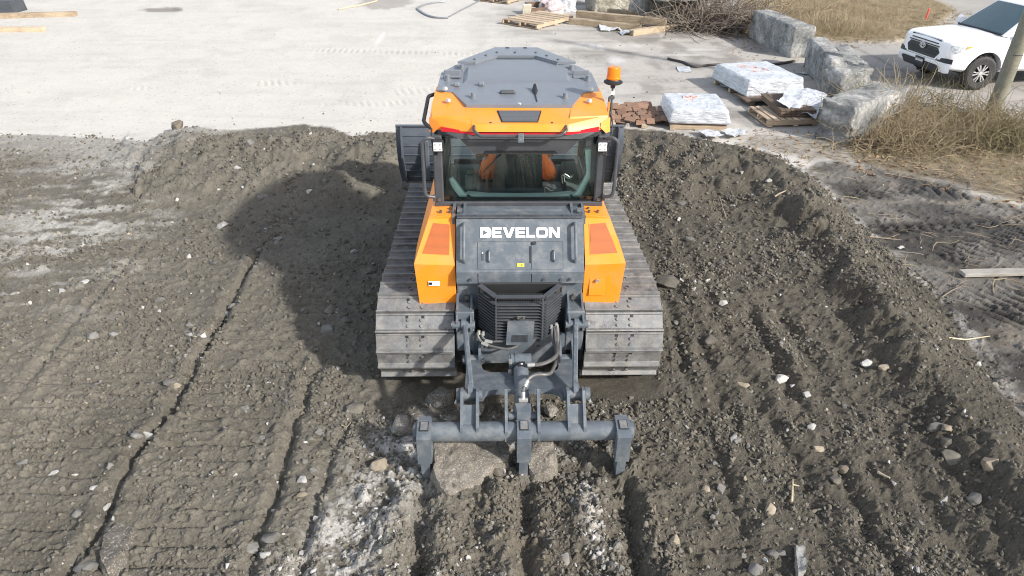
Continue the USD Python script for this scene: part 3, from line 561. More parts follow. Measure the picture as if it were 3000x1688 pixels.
# lettering: wide rounded capitals
def letter_polys(hh):
    w = hh*1.34; s = hh*.285; R = Polygon
    def rect(a, b, c, d): return Polygon([(a, b), (c, b), (c, d), (a, d)])
    def ring(ww):
        o = rect(0, 0, ww, hh).buffer(-hh*.36).buffer(hh*.36, quad_segs=8); i = rect(s*1.15, s*.95, ww-s*1.15, hh-s*.95).buffer(-hh*.12).buffer(hh*.12, quad_segs=6); return o.difference(i)
    D = unary_union([rect(0, 0, w*.5, hh), rect(0, 0, w, hh).buffer(-hh*.40).buffer(hh*.40, quad_segs=8)]).difference(Polygon([(s*1.15, s*.85), (s*1.15, hh-s*.85), (w*.70, hh*.5)]))
    E = unary_union([rect(0, 0, s*1.2, hh), rect(0, 0, w*.86, s*.86), rect(0, hh-s*.86, w*.86, hh), rect(0, hh/2-s*.38, w*.80, hh/2+s*.38)])
    V = Polygon([(0, hh), (s*1.45, hh), (w*.54, s*1.2), (w*1.08-s*1.45, hh), (w*1.08, hh), (w*.54+s*.75, 0), (w*.54-s*.75, 0)])
    Lp = unary_union([rect(0, 0, s*1.2, hh), rect(0, 0, w*.80, s*.95)])
    Np = unary_union([rect(0, 0, s*1.1, hh), rect(w-s*1.1, 0, w, hh), Polygon([(0, hh), (s*1.5, hh), (w, 0), (w-s*1.5, 0)])])
    return [(D, w), (E, w*.86), (V, w*1.08), (E, w*.86), (Lp, w*.80), (ring(w*1.08), w*1.08), (Np, w)]
hh = .098; L = letter_polys(hh); tot = sum(w for _, w in L)+hh*.115*6; scx = .735/tot; x0 = -.368; tx = MB()
for pg, w in L:
    for g in getattr(pg, 'geoms', [pg]):
        m = trimesh.creation.extrude_polygon(g, .003, engine='earcut'); V = m.vertices.copy()
        b = np.array([on_hood(0, .385, .0005)]); up = (on_hood(0, 0)-on_hood(0, 1)); up = up/np.linalg.norm(up); nn = np.array([0, -.824, .566])
        m.vertices = b+np.outer(x0+V[:, 0]*scx, [1, 0, 0])+np.outer(V[:, 1], up)+np.outer(V[:, 2], nn); tx.add(m)
    x0 += (w+hh*.115)*scx
part('lettering', tx, M_WHITE, smooth=False)
# lower flanks beside the radiator guard
q = MB()
for s in (-1, 1): q.box((s*.485, 6.0, .98), (.21, .40, .328), .008)
part('side_plates', q, M_SLATE)
q = MB(); q.box((0, 6.1, .80), (1.14, .5, .66), .02); part('rear_frame', q, M_DARK)
# radiator guard: a basket of flat bars
GYc, GYs = 5.51, 5.70
gb = MB(); gb.box((0, 5.76, .94), (.78, .10, .44), .01); rg = part('radiator_guard', gb, M_BLACK)
q = MB(); q.hull([(-.21, 5.56, .74), (.20, 5.56, .74), (.20, 5.56, 1.13), (-.21, 5.56, 1.13), (-.21, 5.575, .74), (.20, 5.575, .74), (.20, 5.575, 1.13), (-.21, 5.575, 1.13)])
for s in (-1, 1): q.hull([(s*.22, 5.565, .74), (s*.36, 5.715, .74), (s*.36, 5.715, 1.13), (s*.22, 5.565, 1.13), (s*.22, 5.58, .74), (s*.36, 5.73, .74), (s*.36, 5.73, 1.13), (s*.22, 5.58, 1.13)])
part('expanded_mesh', q, M_MESH, rg)
zs = [1.135]+list(np.linspace(1.055, .70, 12))
for i, z in enumerate(zs):
    p = [(-.375, GYs, z+.012), (-.225, GYc, z), (.215, GYc, z), (.365, GYs, z+.012)]
    b = MB()
    for a, c in zip(p[:-1], p[1:]): b.bar(a, c, .050, .008, (0, 0, 1))
    part('guard_bar', b, M_DARK, rg)
for x in (-.225, .20): part('guard_upright', MB().bar((x, GYc-.028, .68), (x, GYc-.028, 1.142), .012, .014, (0, -1, 0)), M_DARK, rg)
q = MB(); q.prism([(-.135, .64), (-.120, .90), (.125, .90), (.115, .64)], 'y', GYc-.05, GYc-.036); part('blank_plate', q, M_SLATE, rg)
q = MB()
for k in range(14): q.box((-.075+.0107*k, GYc-.053, .715), (.006, .006, .075))
tag(part('louvre', q, M_DARK, rg), kind='stuff')
q = MB(); q.box((0, GYc-.045, .945), (.075, .012, .026), .004); q.cyl((-.025, GYc-.05, .945), (-.025, GYc-.066, .945), .011, 8); q.cyl((.025, GYc-.05, .945), (.025, GYc-.066, .945), .011, 8); part('clamp', q, M_HOSE, rg)
q = MB()
for x in (-.355, .345): q.cyl((x, 5.70, 1.105), (x, 5.66, 1.105), .02, 12)
part('guard_bolts', q, M_BOLT, rg)
# --- orange fenders with perforated windows
def fender(sg):
    m = lambda P: [(sg*x, y, z) for x, y, z in P]
    xi = .600
    f = MB()
    # rear column: upright block with tapered foot
    f.hull(m([(xi, 5.79, 1.305), (.975, 5.79, 1.320), (xi, 5.835, .745), (.945, 5.815, .815), (.925, 5.85, .775), (xi, 5.87, .715), (xi, 6.25, 1.305), (.985, 6.25, 1.31), (xi, 6.15, .75), (.95, 6.15, .82)]))
    # sloping deck rising to the cab
    f.hull(m([(xi, 5.79, 1.305), (.975, 5.79, 1.320), (xi, 6.115, 1.665), (.845, 6.10, 1.645), (xi, 6.34, 1.66), (.835, 6.34, 1.645), (xi, 6.34, 1.30), (.985, 6.34, 1.30)]))
    f.hull(m([(.62, 6.09, 1.660), (.842, 6.09, 1.640), (.62, 6.325, 1.675), (.828, 6.325, 1.668), (.62, 6.325, 1.5), (.9, 6.325, 1.5), (.62, 6.1, 1.5), (.88, 6.1, 1.5)]))
    # the long flank beside the cab
    f.hull(m([(.80, 6.30, 1.66), (.835, 6.30, 1.645), (.985, 6.20, 1.31), (.80, 8.05, 1.60), (.82, 8.05, 1.59), (.955, 8.05, 1.24), (.80, 6.30, 1.24), (.80, 8.05, 1.24), (.985, 6.2, 1.26), (.955, 8.05, 1.20)]))
    fo = part('fender', f, M_ORANGE, smooth=25)
    # window: follows the sloping deck
    def dk(x, t, off): a, b = np.array([sg*x, 6.115, 1.665]), np.array([sg*x, 5.79, 1.308]); n = np.array([sg*.03, -.739, .673]); return a+(b-a)*t+n*off
    Q = [(.652, .20), (.800, .17), (.905, .775), (.655, .800)]
    pg = Polygon(Q); cx, ct = .76, .49
    P = [dk(x, t, .007) for x, t in Q]+[dk(x, t, -.01) for x, t in Q]; part('perforated_window', MB().hull(P), M_PERF, fo)
    P = [dk(cx+(x-cx)*1.055, ct+(t-ct)*1.045, .0045) for x, t in Q]+[dk(cx+(x-cx)*1.055, ct+(t-ct)*1.045, -.012) for x, t in Q]; part('window_seal', MB().hull(P), M_DARK if False else M_ORANGE, fo)
    b = MB()
    for x, y in ((.655, 6.23), (.655, 6.16), (.74, 6.17)): b.cyl((sg*x, y, 1.66), (sg*x, y, 1.685), .013, 10)
    part('fender_bolts', b, M_BOLT, fo)
    if sg < 0:
        q = MB(); q.box((-.80, 5.789, 1.115), (.105, .006, .048), .001); part('data_sticker', q, M_WHITE, fo); q = MB(); q.box((-.833, 5.7855, 1.115), (.03, .003, .026)); part('sticker_print', q, M_BLACK, fo)
    else:
        q = MB(); q.box((.725, 5.801, 1.07), (.146, .006, .205), .004); part('filler_flap', q, M_ORANGE, fo); q = MB(); q.cyl((.722, 5.79, 1.14), (.722, 5.775, 1.14), .017, 14); part('lock', q, M_CHROME, fo)
    return fo
fender(-1); fender(1)
# --- cab
cabm = MB()
YB = 6.31
cabm.box((-.757, YB+.04, 1.995), (.086, .09, .73), .012); cabm.box((.757, YB+.04, 1.995), (.086, .09, .73), .012)
cabm.box((0, YB+.035, 1.668), (1.60, .10, .085), .008)
cabm.box((0, YB+.09, 2.37), (1.50, .10, .08), .01)
for s in (-1, 1):
    cabm.bar((s*.765, 7.95, 1.55), (s*.765, 7.72, 2.45), .07, .09, (0, 1, 0), .01); cabm.bar((s*.775, 7.05, 1.50), (s*.775, 7.05, 2.45), .05, .06, (0, 1, 0), .008)
    cabm.box((s*.765, 7.10, 1.40), (.06, 1.7, .36), .01); cabm.bar((s*.755, 6.40, 2.35), (s*.755, 7.75, 2.43), .06, .09)
    cabm.bar((s*.30, 8.28, 1.5), (s*.30, 7.98, 2.46), .05, .06, (0, 1, 0), .008)
    cabm.bar((s*.765, 7.75, 2.46), (s*.30, 8.0, 2.46), .07, .08)
cabm.box((0, 8.0, 2.46), (.62, .08, .08), .01); cabm.box((0, 7.95, 1.36), (1.4, .1, .36), .01)
cab = part('cab', cabm, M_VISOR)
fl = MB(); fl.box((0, 7.1, 1.18), (1.50, 1.68, .05)); fl.box((-.53, 7.0, 1.42), (.36, 1.0, .46), .05); fl.box((.53, 7.0, 1.42), (.36, 1.0, .46), .05); fl.box((0, 7.9, 1.5), (.6, .2, .5), .05)
fl.hull([(.44, 6.45, 1.66), (.66, 6.45, 1.66), (.66, 7.2, 1.66), (.44, 7.2, 1.66), (.48, 6.6, 1.74), (.62, 6.6, 1.74), (.62, 7.2, 1.78), (.48, 7.2, 1.78)])
fl.hull([(-.68, 6.5, 1.66), (-.40, 6.5, 1.66), (-.42, 7.2, 1.66), (-.68, 7.2, 1.66), (-.62, 6.6, 1.75), (-.45, 6.6, 1.75), (-.45, 7.0, 1.78), (-.62, 7.0, 1.78)])
part('cab_interior', fl, M_INT, cab)
hl = MB(); hl.box((0, 7.2, 2.40), (1.44, 1.6, .03)); part('headliner', hl, M_TRIM, cab)
# light trim ring inside the rear glass
def trim(pts, w, y0, y1):
    ls = LineString(pts).buffer(w, cap_style=2, join_style=1, quad_segs=4); m = MB(); m.prism(ls, 'y', y0, y1); return m
tr = trim([(.645, 2.20), (.675, 1.98), (.672, 1.93), (.575, 1.735), (.50, 1.715)], .033, YB+.085, YB+.13); tr.l += trim([(-.655, 1.90), (-.60, 1.82), (-.545, 1.735), (-.47, 1.715)], .030, YB+.085, YB+.13).l
tr.l += trim([(-.50, 1.722), (-.30, 1.700), (0, 1.697), (.30, 1.700), (.52, 1.722)], .034, YB+.085, YB+.16).l
part('window_trim', tr, M_TRIM, cab)
bk = MB(); ring = Polygon([(-.713, 1.712), (.713, 1.712), (.713, 2.36), (-.713, 2.36)], [[(-.60, 1.74), (.60, 1.74), (.672, 1.93), (.66, 2.30), (-.655, 2.32), (-.66, 1.91)]]); bk.prism(ring, 'y', YB+.042, YB+.046); part('glass_border', bk, M_BLACK, cab)
q = MB(); q.box((0, YB+.022, 2.03), (1.428, .006, .64)); part('rear_window', q, M_GLASS, cab, smooth=False)
for s in (-1, 1):
    q = MB(); q.box((s*.775, 7.2, 1.98), (.005, 1.4, .85)); part('side_window', q, M_GLASS2, cab, smooth=False)
q = MB(); q.hull([(-.3, 8.27, 1.55), (.3, 8.27, 1.55), (.3, 7.99, 2.42), (-.3, 7.99, 2.42), (-.3, 8.275, 1.55), (.3, 8.275, 1.55), (.3, 7.995, 2.42), (-.3, 7.995, 2.42)]); part('front_window', q, M_GLASS2, cab, smooth=False)
q = MB()
for x in (-.70, .70): q.cyl((x*1.083, YB-.004, 1.74), (x*1.083, YB-.022, 1.74), .018, 14)
part('cab_bolts', q, M_BOLT, cab)
q = MB()
for x in (-.615, -.515, .495, .60): q.hull([(x-.012, 6.05, 1.60), (x+.012, 6.05, 1.60), (x-.012, 6.30, 1.60), (x+.012, 6.30, 1.60), (x-.012, 6.302, 1.705), (x+.012, 6.302, 1.705), (x-.012, 6.20, 1.69), (x+.012, 6.20, 1.69), (x-.012, 6.05, 1.66), (x+.012, 6.05, 1.66)])
q.box((0, 6.21, 1.60), (.80, .10, .10), .01); q.hull([(-.42, 6.08, 1.62), (.42, 6.08, 1.62), (-.40, 6.20, 1.68), (.40, 6.20, 1.68), (-.42, 6.08, 1.58), (.42, 6.08, 1.58), (-.4, 6.2, 1.58), (.4, 6.2, 1.58)])
part('cab_mount', q, M_SLATE)
q = MB()
for x in (-.56, .56): q.box((x, 6.14, 1.70), (.05, .07, .02), .004)
part('mount_pad', q, M_SLATE)
# wiper
q = MB(); q.tube([(-.12, YB+.012, 2.24), (-.22, YB+.008, 2.13), (-.31, YB+.008, 2.03)], .008, 6); q.bar((-.05, YB+.008, 2.31), (-.34, YB+.008, 2.0), .008, .012, (0, -1, 0)); part('wiper', q, M_BLACK, cab)
# driver seat
q = MB(); q.hull([(-.20, 6.72, 1.48), (.22, 6.72, 1.48), (-.235, 6.74, 1.62), (.255, 6.74, 1.62), (-.22, 6.78, 2.02), (.24, 6.78, 2.02), (-.17, 6.80, 2.10), (.19, 6.80, 2.10), (-.23, 6.86, 1.6), (.25, 6.86, 1.6), (-.19, 6.90, 2.06), (.21, 6.90, 2.06), (-.2, 6.86, 1.45), (.22, 6.86, 1.45)])
q.box((.01, 7.06, 1.41), (.48, .48, .12), .04); q.box((.01, 7.06, 1.27), (.4, .4, .16), .03); q.box((-.32, 7.05, 1.64), (.10, .34, .06), .02); q.box((.34, 7.05, 1.64), (.10, .34, .06), .02)
part('driver_seat', q, M_SEAT, cab)
q = MB()
for x, y, z in ((.47, 6.62, 1.80), (.50, 6.70, 1.78), (.30, 6.55, 1.70)): q.tube([(x-.03, y, z-.03), (x-.02, y, z+.05), (x+.03, y, z+.02), (x+.05, y, z+.05)], .006, 6, 12)
part('cab_hook', q, M_CHROME, cab)
q = MB(); q.cyl((-.47, 6.60, 1.66), (-.47, 6.60, 1.88), .05, 14); q.cyl((-.47, 6.60, 1.88), (-.47, 6.60, 1.93), .028, 12); part('extinguisher', q, M_INT, cab)
# --- visor under the roof's rear edge (air conditioner housing)
q = MB()
q.hull([(-.76, 6.36, 2.41), (-.74, 6.36, 2.375), (.74, 6.36, 2.375), (.76, 6.36, 2.41), (-.55, 6.235, 2.40), (.55, 6.235, 2.40), (-.55, 6.225, 2.36), (.55, 6.225, 2.36), (-.76, 6.5, 2.41), (.76, 6.5, 2.41), (-.74, 6.5, 2.37), (.74, 6.5, 2.37)])
q.hull([(-.55, 6.245, 2.362), (.55, 6.245, 2.362), (-.42, 6.265, 2.205), (.42, 6.265, 2.205), (-.58, 6.33, 2.362), (.58, 6.33, 2.362), (-.42, 6.33, 2.205), (.42, 6.33, 2.205)])
visor = part('visor', q, M_VISOR)
q = MB()
for s in (-1, 1): part('red_reflector', MB().hull([(s*.715, 6.312, 2.400), (s*.40, 6.212, 2.400), (s*.715, 6.312, 2.440), (s*.40, 6.212, 2.424), (s*.715, 6.36, 2.400), (s*.40, 6.30, 2.400), (s*.715, 6.36, 2.440), (s*.40, 6.30, 2.424)]), M_RED, visor)
q = MB(); q.box((0, 6.228, 2.410), (.84, .014, .020)); part('red_strip', q, M_RED, visor)
q = MB(); q.box((.01, 6.26, 2.215), (.66, .02, .014)); 
for k in range(36): q.box((-.31+.018*k, 6.258, 2.228), (.005, .012, .022))
tag(part('vent_slats', q, M_BLACK, visor), kind='stuff')
q = MB().tube(fillet([(-.415, 6.27, 2.475), (-.415, 6.16, 2.455), (-.36, 6.14, 2.415), (.35, 6.14, 2.415), (.405, 6.16, 2.455), (.405, 6.27, 2.475)], .04), .015, 10); part('rear_rail', q, M_VISOR, visor)
q = MB(); q.box((.0, 6.13, 2.40), (.055, .055, .075), .006); part('rear_camera', q, M_SLATE, visor)
# --- orange roof shroud
NR = lambda P: [(x, y, z) for x, y, z in P]
q = MB()
zt = lambda y: 2.455+(y-6.2)*.165                                           # the roof falls gently to the rear
for s in (-1, 1):
    q.hull([(s*.80, 7.06, 2.60), (s*.62, 7.06, 2.60), (s*.815, 6.62, 2.545), (s*.80, 6.42, 2.515), (s*.49, 6.62, 2.555), (s*.45, 6.36, 2.52), (s*.80, 7.06, 2.46), (s*.62, 7.06, 2.46), (s*.82, 6.40, 2.425), (s*.49, 6.6, 2.45), (s*.45, 6.30, 2.44)])
    q.hull([(s*.826, 6.42, 2.50), (s*.735, 6.345, 2.47), (s*.828, 6.375, 2.378), (s*.785, 6.340, 2.378), (s*.73, 6.325, 2.43), (s*.828, 6.50, 2.41), (s*.76, 6.45, 2.40)])
    q.hull([(s*.815, 6.50, 2.525), (s*.80, 6.43, 2.512), (s*.42, 6.245, 2.485), (s*.40, 6.60, 2.555), (s*.825, 6.385, 2.405), (s*.765, 6.350, 2.405), (s*.42, 6.205, 2.43), (s*.42, 6.56, 2.43), (s*.82, 6.56, 2.43), (s*.72, 6.335, 2.44)])
q.hull([(-.43, 6.245, 2.487), (.43, 6.245, 2.487), (-.43, 6.205, 2.43), (.43, 6.205, 2.43), (-.49, 6.625, 2.558), (.49, 6.625, 2.558), (-.49, 6.62, 2.44), (.49, 6.62, 2.44)])
rf = part('roof_shroud', q, M_ORANGE, smooth=22)
def roof(x, y, off=0.0): return np.array([x, y, 2.487+(y-6.245)*(.071/.38)+off])
P = [(-.197, 6.485), (.190, 6.485), (.150, 6.285), (-.158, 6.285)]
part('intake_frame', MB().hull([roof(x*1.06, 6.385+(y-6.385)*1.07, .006) for x, y in P]+[roof(x*1.06, 6.385+(y-6.385)*1.07, -.02) for x, y in P]), M_BLACK, rf)
part('intake_grille', MB().hull([roof(x, y, .009) for x, y in P]+[roof(x, y, -.02) for x, y in P]), M_PERFG, rf)
q = MB()
for x, y in ((0, 6.585), (-.66, 6.66), (.66, 6.66), (-.70, 6.90), (.70, 6.90)): q.lathe([(0, .028), (.018, .026), (.026, .012), (.026, 0)], roof(x, y, .004+max(0, (abs(x)-.4))*.01), 14)
part('eye_bolts', q, M_CHROME, rf)
q = MB()
for x in (-.265, .285): q.lathe([(0, .012), (.010, .008), (.010, 0)], roof(x, 6.27, .0), 10)
part('shroud_screws', q, M_BOLT, rf)
# --- slate roof plate with bolts, and the front guard hood
q = MB()
q.prism([(-.49, 6.55), (.49, 6.55), (.63, 6.90), (.79, 6.95), (.775, 7.50), (.64, 7.82), (.48, 7.95), (-.48, 7.95), (-.64, 7.82), (-.775, 7.50), (-.79, 6.95), (-.63, 6.90)], 'z', 0, .05)
for m in q.l:
    v = m.vertices; v[:, 2] += 2.525+np.clip((v[:, 1]-6.6)/.9, 0, 1)*.055
q.hull([(-.50, 7.24, 2.628), (.50, 7.24, 2.628), (-.50, 7.62, 2.655), (.50, 7.62, 2.655), (-.22, 7.92, 2.665), (.22, 7.92, 2.665), (-.55, 7.16, 2.60), (.55, 7.16, 2.60), (-.56, 7.66, 2.6), (.56, 7.66, 2.6), (-.28, 7.98, 2.6), (.28, 7.98, 2.6)])
rp = part('roof_plate', q, M_ROOF, smooth=20)
def rz_(y): return 2.575+min(max((y-6.6)/.9, 0), 1)*.055
def bump_bolt(x, y, r, h, nm='roof_bolt'): part(nm, MB().cyl((x, y, rz_(y)-.01), (x, y, rz_(y)+h), r, 14).cyl((x, y, rz_(y)-.01), (x, y, rz_(y)+.012), r*1.5, 14), M_ROOF, rp)
for x, y in ((-.43, 6.74), (.44, 6.74), (-.70, 7.26), (.71, 7.26), (-.57, 7.62), (.58, 7.62)): bump_bolt(x, y, .024, .05)
for x, y in ((-.36, 7.10), (-.60, 7.08)): part('roof_fitting', MB().box((x, y, rz_(y)+.015), (.06, .06, .04), .012), M_ROOF, rp)
for s in (-1, 1): part('lifting_lug', MB().box((s*.655, 7.42, rz_(7.42)+.02), (.17, .03, .06), .006).box((s*.655, 7.36, rz_(7.36)+.005), (.17, .08, .015), .004), M_ROOF, rp)
part('roof_antenna_dome', MB().box((-.105, 6.86, rz_(6.86)+.012), (.16, .05, .045), .02), M_DARK, rp)
q = MB(); q.hull([(.13, 6.94, rz_(6.94)), (.19, 6.94, rz_(6.94)), (.15, 6.97, rz_(6.97)+.06), (.17, 6.97, rz_(6.97)+.06), (.16, 6.78, rz_(6.8)), (.15, 7.0, rz_(7)), (.17, 7.0, rz_(7))]); q.bar((.16, 6.80, rz_(6.8)+.004), (.165, 6.63, rz_(6.65)+.002), .010, .010); part('fin_antenna', q, M_BLACK, rp)
q = MB()
OUT = [(-.60, 7.74), (-.21, 8.44), (.27, 8.44), (.62, 7.74), (.43, 7.74), (.205, 8.02), (-.19, 8.02), (-.42, 7.74)]
q.prism([(-.615, 7.72), (-.22, 8.40), (.26, 8.40), (.63, 7.72), (.44, 7.72), (.215, 8.0), (-.195, 8.0), (-.425, 7.72)], 'z', 2.665, 2.69)
for s in (-1, 1):
    q.hull([(s*.42, 7.72, 2.66), (s*.62, 7.72, 2.66), (s*.60, 7.52, 2.60), (s*.63, 7.50, 2.60), (s*.44, 7.52, 2.62), (s*.42, 7.72, 2.6), (s*.64, 7.72, 2.55)])
    q.bar((s*.44, 7.72, 2.65), (s*.215, 8.0, 2.65), .02, .05)
q.hull([(-.56, 7.62, 2.55), (.57, 7.62, 2.55), (-.60, 7.72, 2.61), (.61, 7.72, 2.61), (-.22, 8.30, 2.60), (.26, 8.30, 2.60), (-.20, 8.36, 2.45), (.24, 8.36, 2.45), (-.6, 7.7, 2.45), (.6, 7.7, 2.45)])
fg = part('front_guard', q, M_ROOF)
q = MB()
for x, y in ((-.32, 7.98), (.34, 7.98), (0, 8.13), (-.2, 8.13), (.23, 8.13), (-.44, 7.80), (.45, 7.80)): q.cyl((x, y, 2.688), (x, y, 2.70), .014, 8)
for x, y in ((-.08, 8.36), (.12, 8.36)): q.box((x, y, 2.693), (.04, .035, .01))
part('guard_bolts', q, M_DARK, fg)
# --- lamps, rails, beacon
for s in (-1, 1):
    q = MB(); q.box((s*.742, 6.225, 2.295), (.105, .06, .115), .015); q.bar((s*.765, 6.25, 2.20), (s*.765, 6.28, 2.24), .03, .03); wl = part('work_light', q, M_BLACK)
    q = MB(); q.box((s*.742, 6.194, 2.295), (.078, .006, .080), .01); part('light_lens', q, M_LED, wl)
    q = MB()
    for ax in (-.022, .022):
        for az in (-.022, .022): q.cyl((s*.742+ax, 6.192, 2.295+az), (s*.742+ax, 6.188, 2.295+az), .009, 10)
    part('light_emitters', q, M_CHROME, wl)
    q = MB(); q.tube(fillet([(s*.78, 6.27, 2.345), (s*.835, 6.24, 2.37), (s*.885, 6.24, 2.33), (s*.885, 6.24, 1.86), (s*.875, 6.24, 1.80), (s*.80, 6.27, 1.775)], .06), .017, 10); q.box((s*.80, 6.29, 1.76), (.03, .03, .06), .004); part('grab_rail', q, M_VISOR)
q = MB().tube(fillet([(-.80, 6.95, 2.56), (-.87, 6.95, 2.54), (-.88, 6.42, 2.45), (-.80, 6.38, 2.40)], .06), .018, 10); part('roof_side_rail', q, M_BLACK)
q = MB().tube([(-.80, 6.33, 2.42), (-.80, 6.28, 2.34), (-.79, 6.26, 2.28)], .008, 6, 8); part('lamp_cable', q, M_BLACK)
BX, BY = .875, 6.70
q = MB(); q.cyl((BX, BY, 2.40), (BX, BY, 2.69), .010, 10); q.box((BX-.035, BY, 2.45), (.09, .03, .035), .005); q.box((BX-.025, BY, 2.52), (.018, .03, .17), .004); q.box((BX, BY, 2.60), (.05, .03, .03), .006); bp = part('beacon_pole', q, M_DARK)
q = MB(); q.box((BX-.028, BY-.012, 2.50), (.014, .02, .13), .003); part('beacon_bracket', q, M_ORANGE, bp)
q = MB(); q.cyl((BX, BY, 2.63), (BX, BY, 2.665), .020, 12); part('pole_tape', q, M_WHITE, bp)
q = MB(); q.lathe([(0, 2.69), (.02, 2.69), (.024, 2.72), (.075, 2.732), (.088, 2.742), (.088, 2.752), (.070, 2.762), (.064, 2.775), (0, 2.775)], (BX, BY, 0), 28); bb = part('warning_beacon', q, M_BLACK)
q = MB(); q.lathe([(0, 2.776), (.066, 2.776), (.068, 2.79), (.062, 2.80), (.060, 2.87), (.052, 2.884), (.02, 2.888), (0, 2.888)], (BX, BY, 0), 28); part('amber_lens', q, M_AMBER, bb)
q = MB(); q.cyl((BX, BY, 2.775), (BX, BY, 2.84), .025, 12); 
part('beacon_bulb', q, paint('amber_core', (.9, .35, .03), .4, .1, 30), bb)
q = MB().tube([(BX-.01, BY, 2.44), (BX+.01, BY-.1, 2.36), (BX-.03, BY-.25, 2.22), (BX-.07, BY-.38, 2.30), (BX-.12, BY-.42, 2.35)], .007, 6, 24); part('beacon_cable', q, M_BLACK, bp)
# --- engine hood ahead of the cab, push arms, blade
q = MB(); q.hull([(-.45, 8.0, .8), (.45, 8.0, .8), (-.45, 8.0, 1.62), (.45, 8.0, 1.62), (-.42, 9.3, .8), (.42, 9.3, .8), (-.40, 9.3, 1.30), (.40, 9.3, 1.30)]); part('engine_hood', q, M_ORANGE)
q = MB()
for s in (-1, 1): q.bar((s*.48, 7.6, .45), (s*.48, 9.75, .55), .12, .18, bev=.02); q.bar((s*.42, 9.2, .95), (s*.42, 9.85, .75), .07, .07)
q.box((0, 9.7, .55), (1.1, .2, .22), .03); part('blade_frame', q, M_DARK)
bp_ = []
zz = np.linspace(0, 1, 10)
prof = [(9.98+.03+.28*(1-t)**2-.02+.10*(t)**4*0-.16*math.sin(PI*t)*.55, .30+.955*t) for t in zz]
back = MB(); outer = [(y, z) for y, z in prof]; inner = [(y+.03, z) for y, z in prof][::-1]
back.prism(outer+inner, 'x', -1.635, 1.635)
blade = part('dozer_blade', back, M_BLADE)
for t in np.linspace(.12, .86, 6):
    y = np.interp(t, zz, [p[0] for p in prof]); z = .30+.955*t
    part('blade_rib', MB().box((0, y-.006, z), (3.1, .018, .014), .003), M_BLADE, blade)
for s in (-1, 1):
    q = MB(); q.prism([(y, z) for y, z in prof]+[(prof[-1][0]-.11, prof[-1][1]), (prof[5][0]-.12, prof[5][1]), (prof[0][0]-.07, prof[0][1])], 'x', s*1.55-.012, s*1.55+.012); part('blade_gusset', q, M_BLADE, blade)
q = MB(); q.bar((-1.635, prof[-1][0]-.01, 1.265), (1.635, prof[-1][0]-.01, 1.265), .05, .02, bev=.004); part('blade_top_lip', q, M_BLADE, blade)
q = MB(); q.box((0, prof[0][0]+.02, .29), (3.3, .04, .16), .006); part('cutting_edge', q, M_STEEL, blade)
q = MB()
for s in (-1, 1): q.box((s*1.2, prof[5][0]-.05, .78), (.06, .10, .6), .01)
part('blade_stiffener', q, M_BLADE, blade)

# --- ripper
q = MB(); q.prism([(-.45, .33), (.44, .33), (.44, .66), (.30, .69), (-.30, .69), (-.45, .66)], 'y', 5.60, 5.63)
for s in (-1, 1): q.box((s*.515, 5.80, .70), (.17, .42, .44), .01)
rpl = part('ripper_mount', q, M_SLATE)
q = MB()
for x, z in ((-.32, .60), (-.24, .60), (-.32, .53), (-.24, .53), (.18, .60), (.18, .53), (.10, .60)): q.cyl((x, 5.60, z), (x, 5.588, z), .013, 8)
for s in (-1, 1):
    for z in (.965, .905): q.cyl((s*.505, 5.80, z), (s*.505, 5.765, z), .024, 6)
part('mount_bolts', q, M_BOLT, rpl)
for s in (-1, 1):                                                          # paired ears with pins
    q = MB()
    for x in (.455, .585): q.hull([(s*(x-.010), 5.80, 1.0), (s*(x+.010), 5.80, 1.0), (s*(x-.010), 5.80, .70), (s*(x+.010), 5.80, .70), (s*(x-.010), 5.52, .86), (s*(x+.010), 5.52, .86), (s*(x-.010), 5.51, .76), (s*(x+.010), 5.51, .76), (s*(x-.010), 5.6, .70), (s*(x+.010), 5.6, .70)])
    for x in (.38, .50): q.hull([(s*(x-.012), 5.62, .62), (s*(x+.012), 5.62, .62), (s*(x-.012), 5.62, .32), (s*(x+.012), 5.62, .32), (s*(x-.012), 5.45, .52), (s*(x+.012), 5.45, .52), (s*(x-.012), 5.45, .38), (s*(x+.012), 5.45, .38)])
    part('link_ear', q, M_SLATE, rpl)
    q = MB(); q.cyl((s*.42, 5.55, .81), (s*.63, 5.55, .81), .038, 18); q.cyl((s*.34, 5.50, .45), (s*.54, 5.50, .45), .045, 18); [part('pivot_pin', pc_, M_SLATE, rpl) for pc_ in q.l]
    q = MB(); q.cyl((s*.628, 5.545, .815), (s*.640, 5.545, .815), .02, 10); q.cyl((s*.355, 5.448, .46), (s*.355, 5.435, .46), .02, 10); part('pin_cap', q, M_CHROME, rpl)
    q = MB(); q.bar((s*.515, 5.55, .81), (s*.44, 4.79, .655), .045, .075, bev=.01); q.cyl((s*.50, 5.55, .81), (s*.545, 5.55, .81), .055, 18); q.cyl((s*.425, 4.79, .655), (s*.465, 4.79, .655), .055, 18); part('upper_link', q, M_SLATE)
fr = Polygon([(-.50, 5.58), (-.36, 5.58), (-.36, 5.31), (-.34, 5.245), (-.29, 5.20), (.27, 5.20), (.33, 5.245), (.35, 5.31), (.35, 5.58), (.49, 5.58), (.50, 4.74), (.33, 4.74), (.31, 4.82), (.26, 4.86), (-.27, 4.86), (-.32, 4.82), (-.34, 4.74), (-.50, 4.74)])
q = MB(); q.prism(fr, 'z', 0, .05); v = q.l[0].vertices; v[:, 2] += .40+(5.58-v[:, 1])*.20
part('lower_frame', q, M_SLATE)
BYc, BZc, BR, BHX = 4.55, .405, .082, .905
q = MB(); q.cyl((-BHX, BYc, BZc), (BHX, BYc, BZc), BR, 36)
rb = part('ripper_beam', q, M_SLATE)
q = MB()
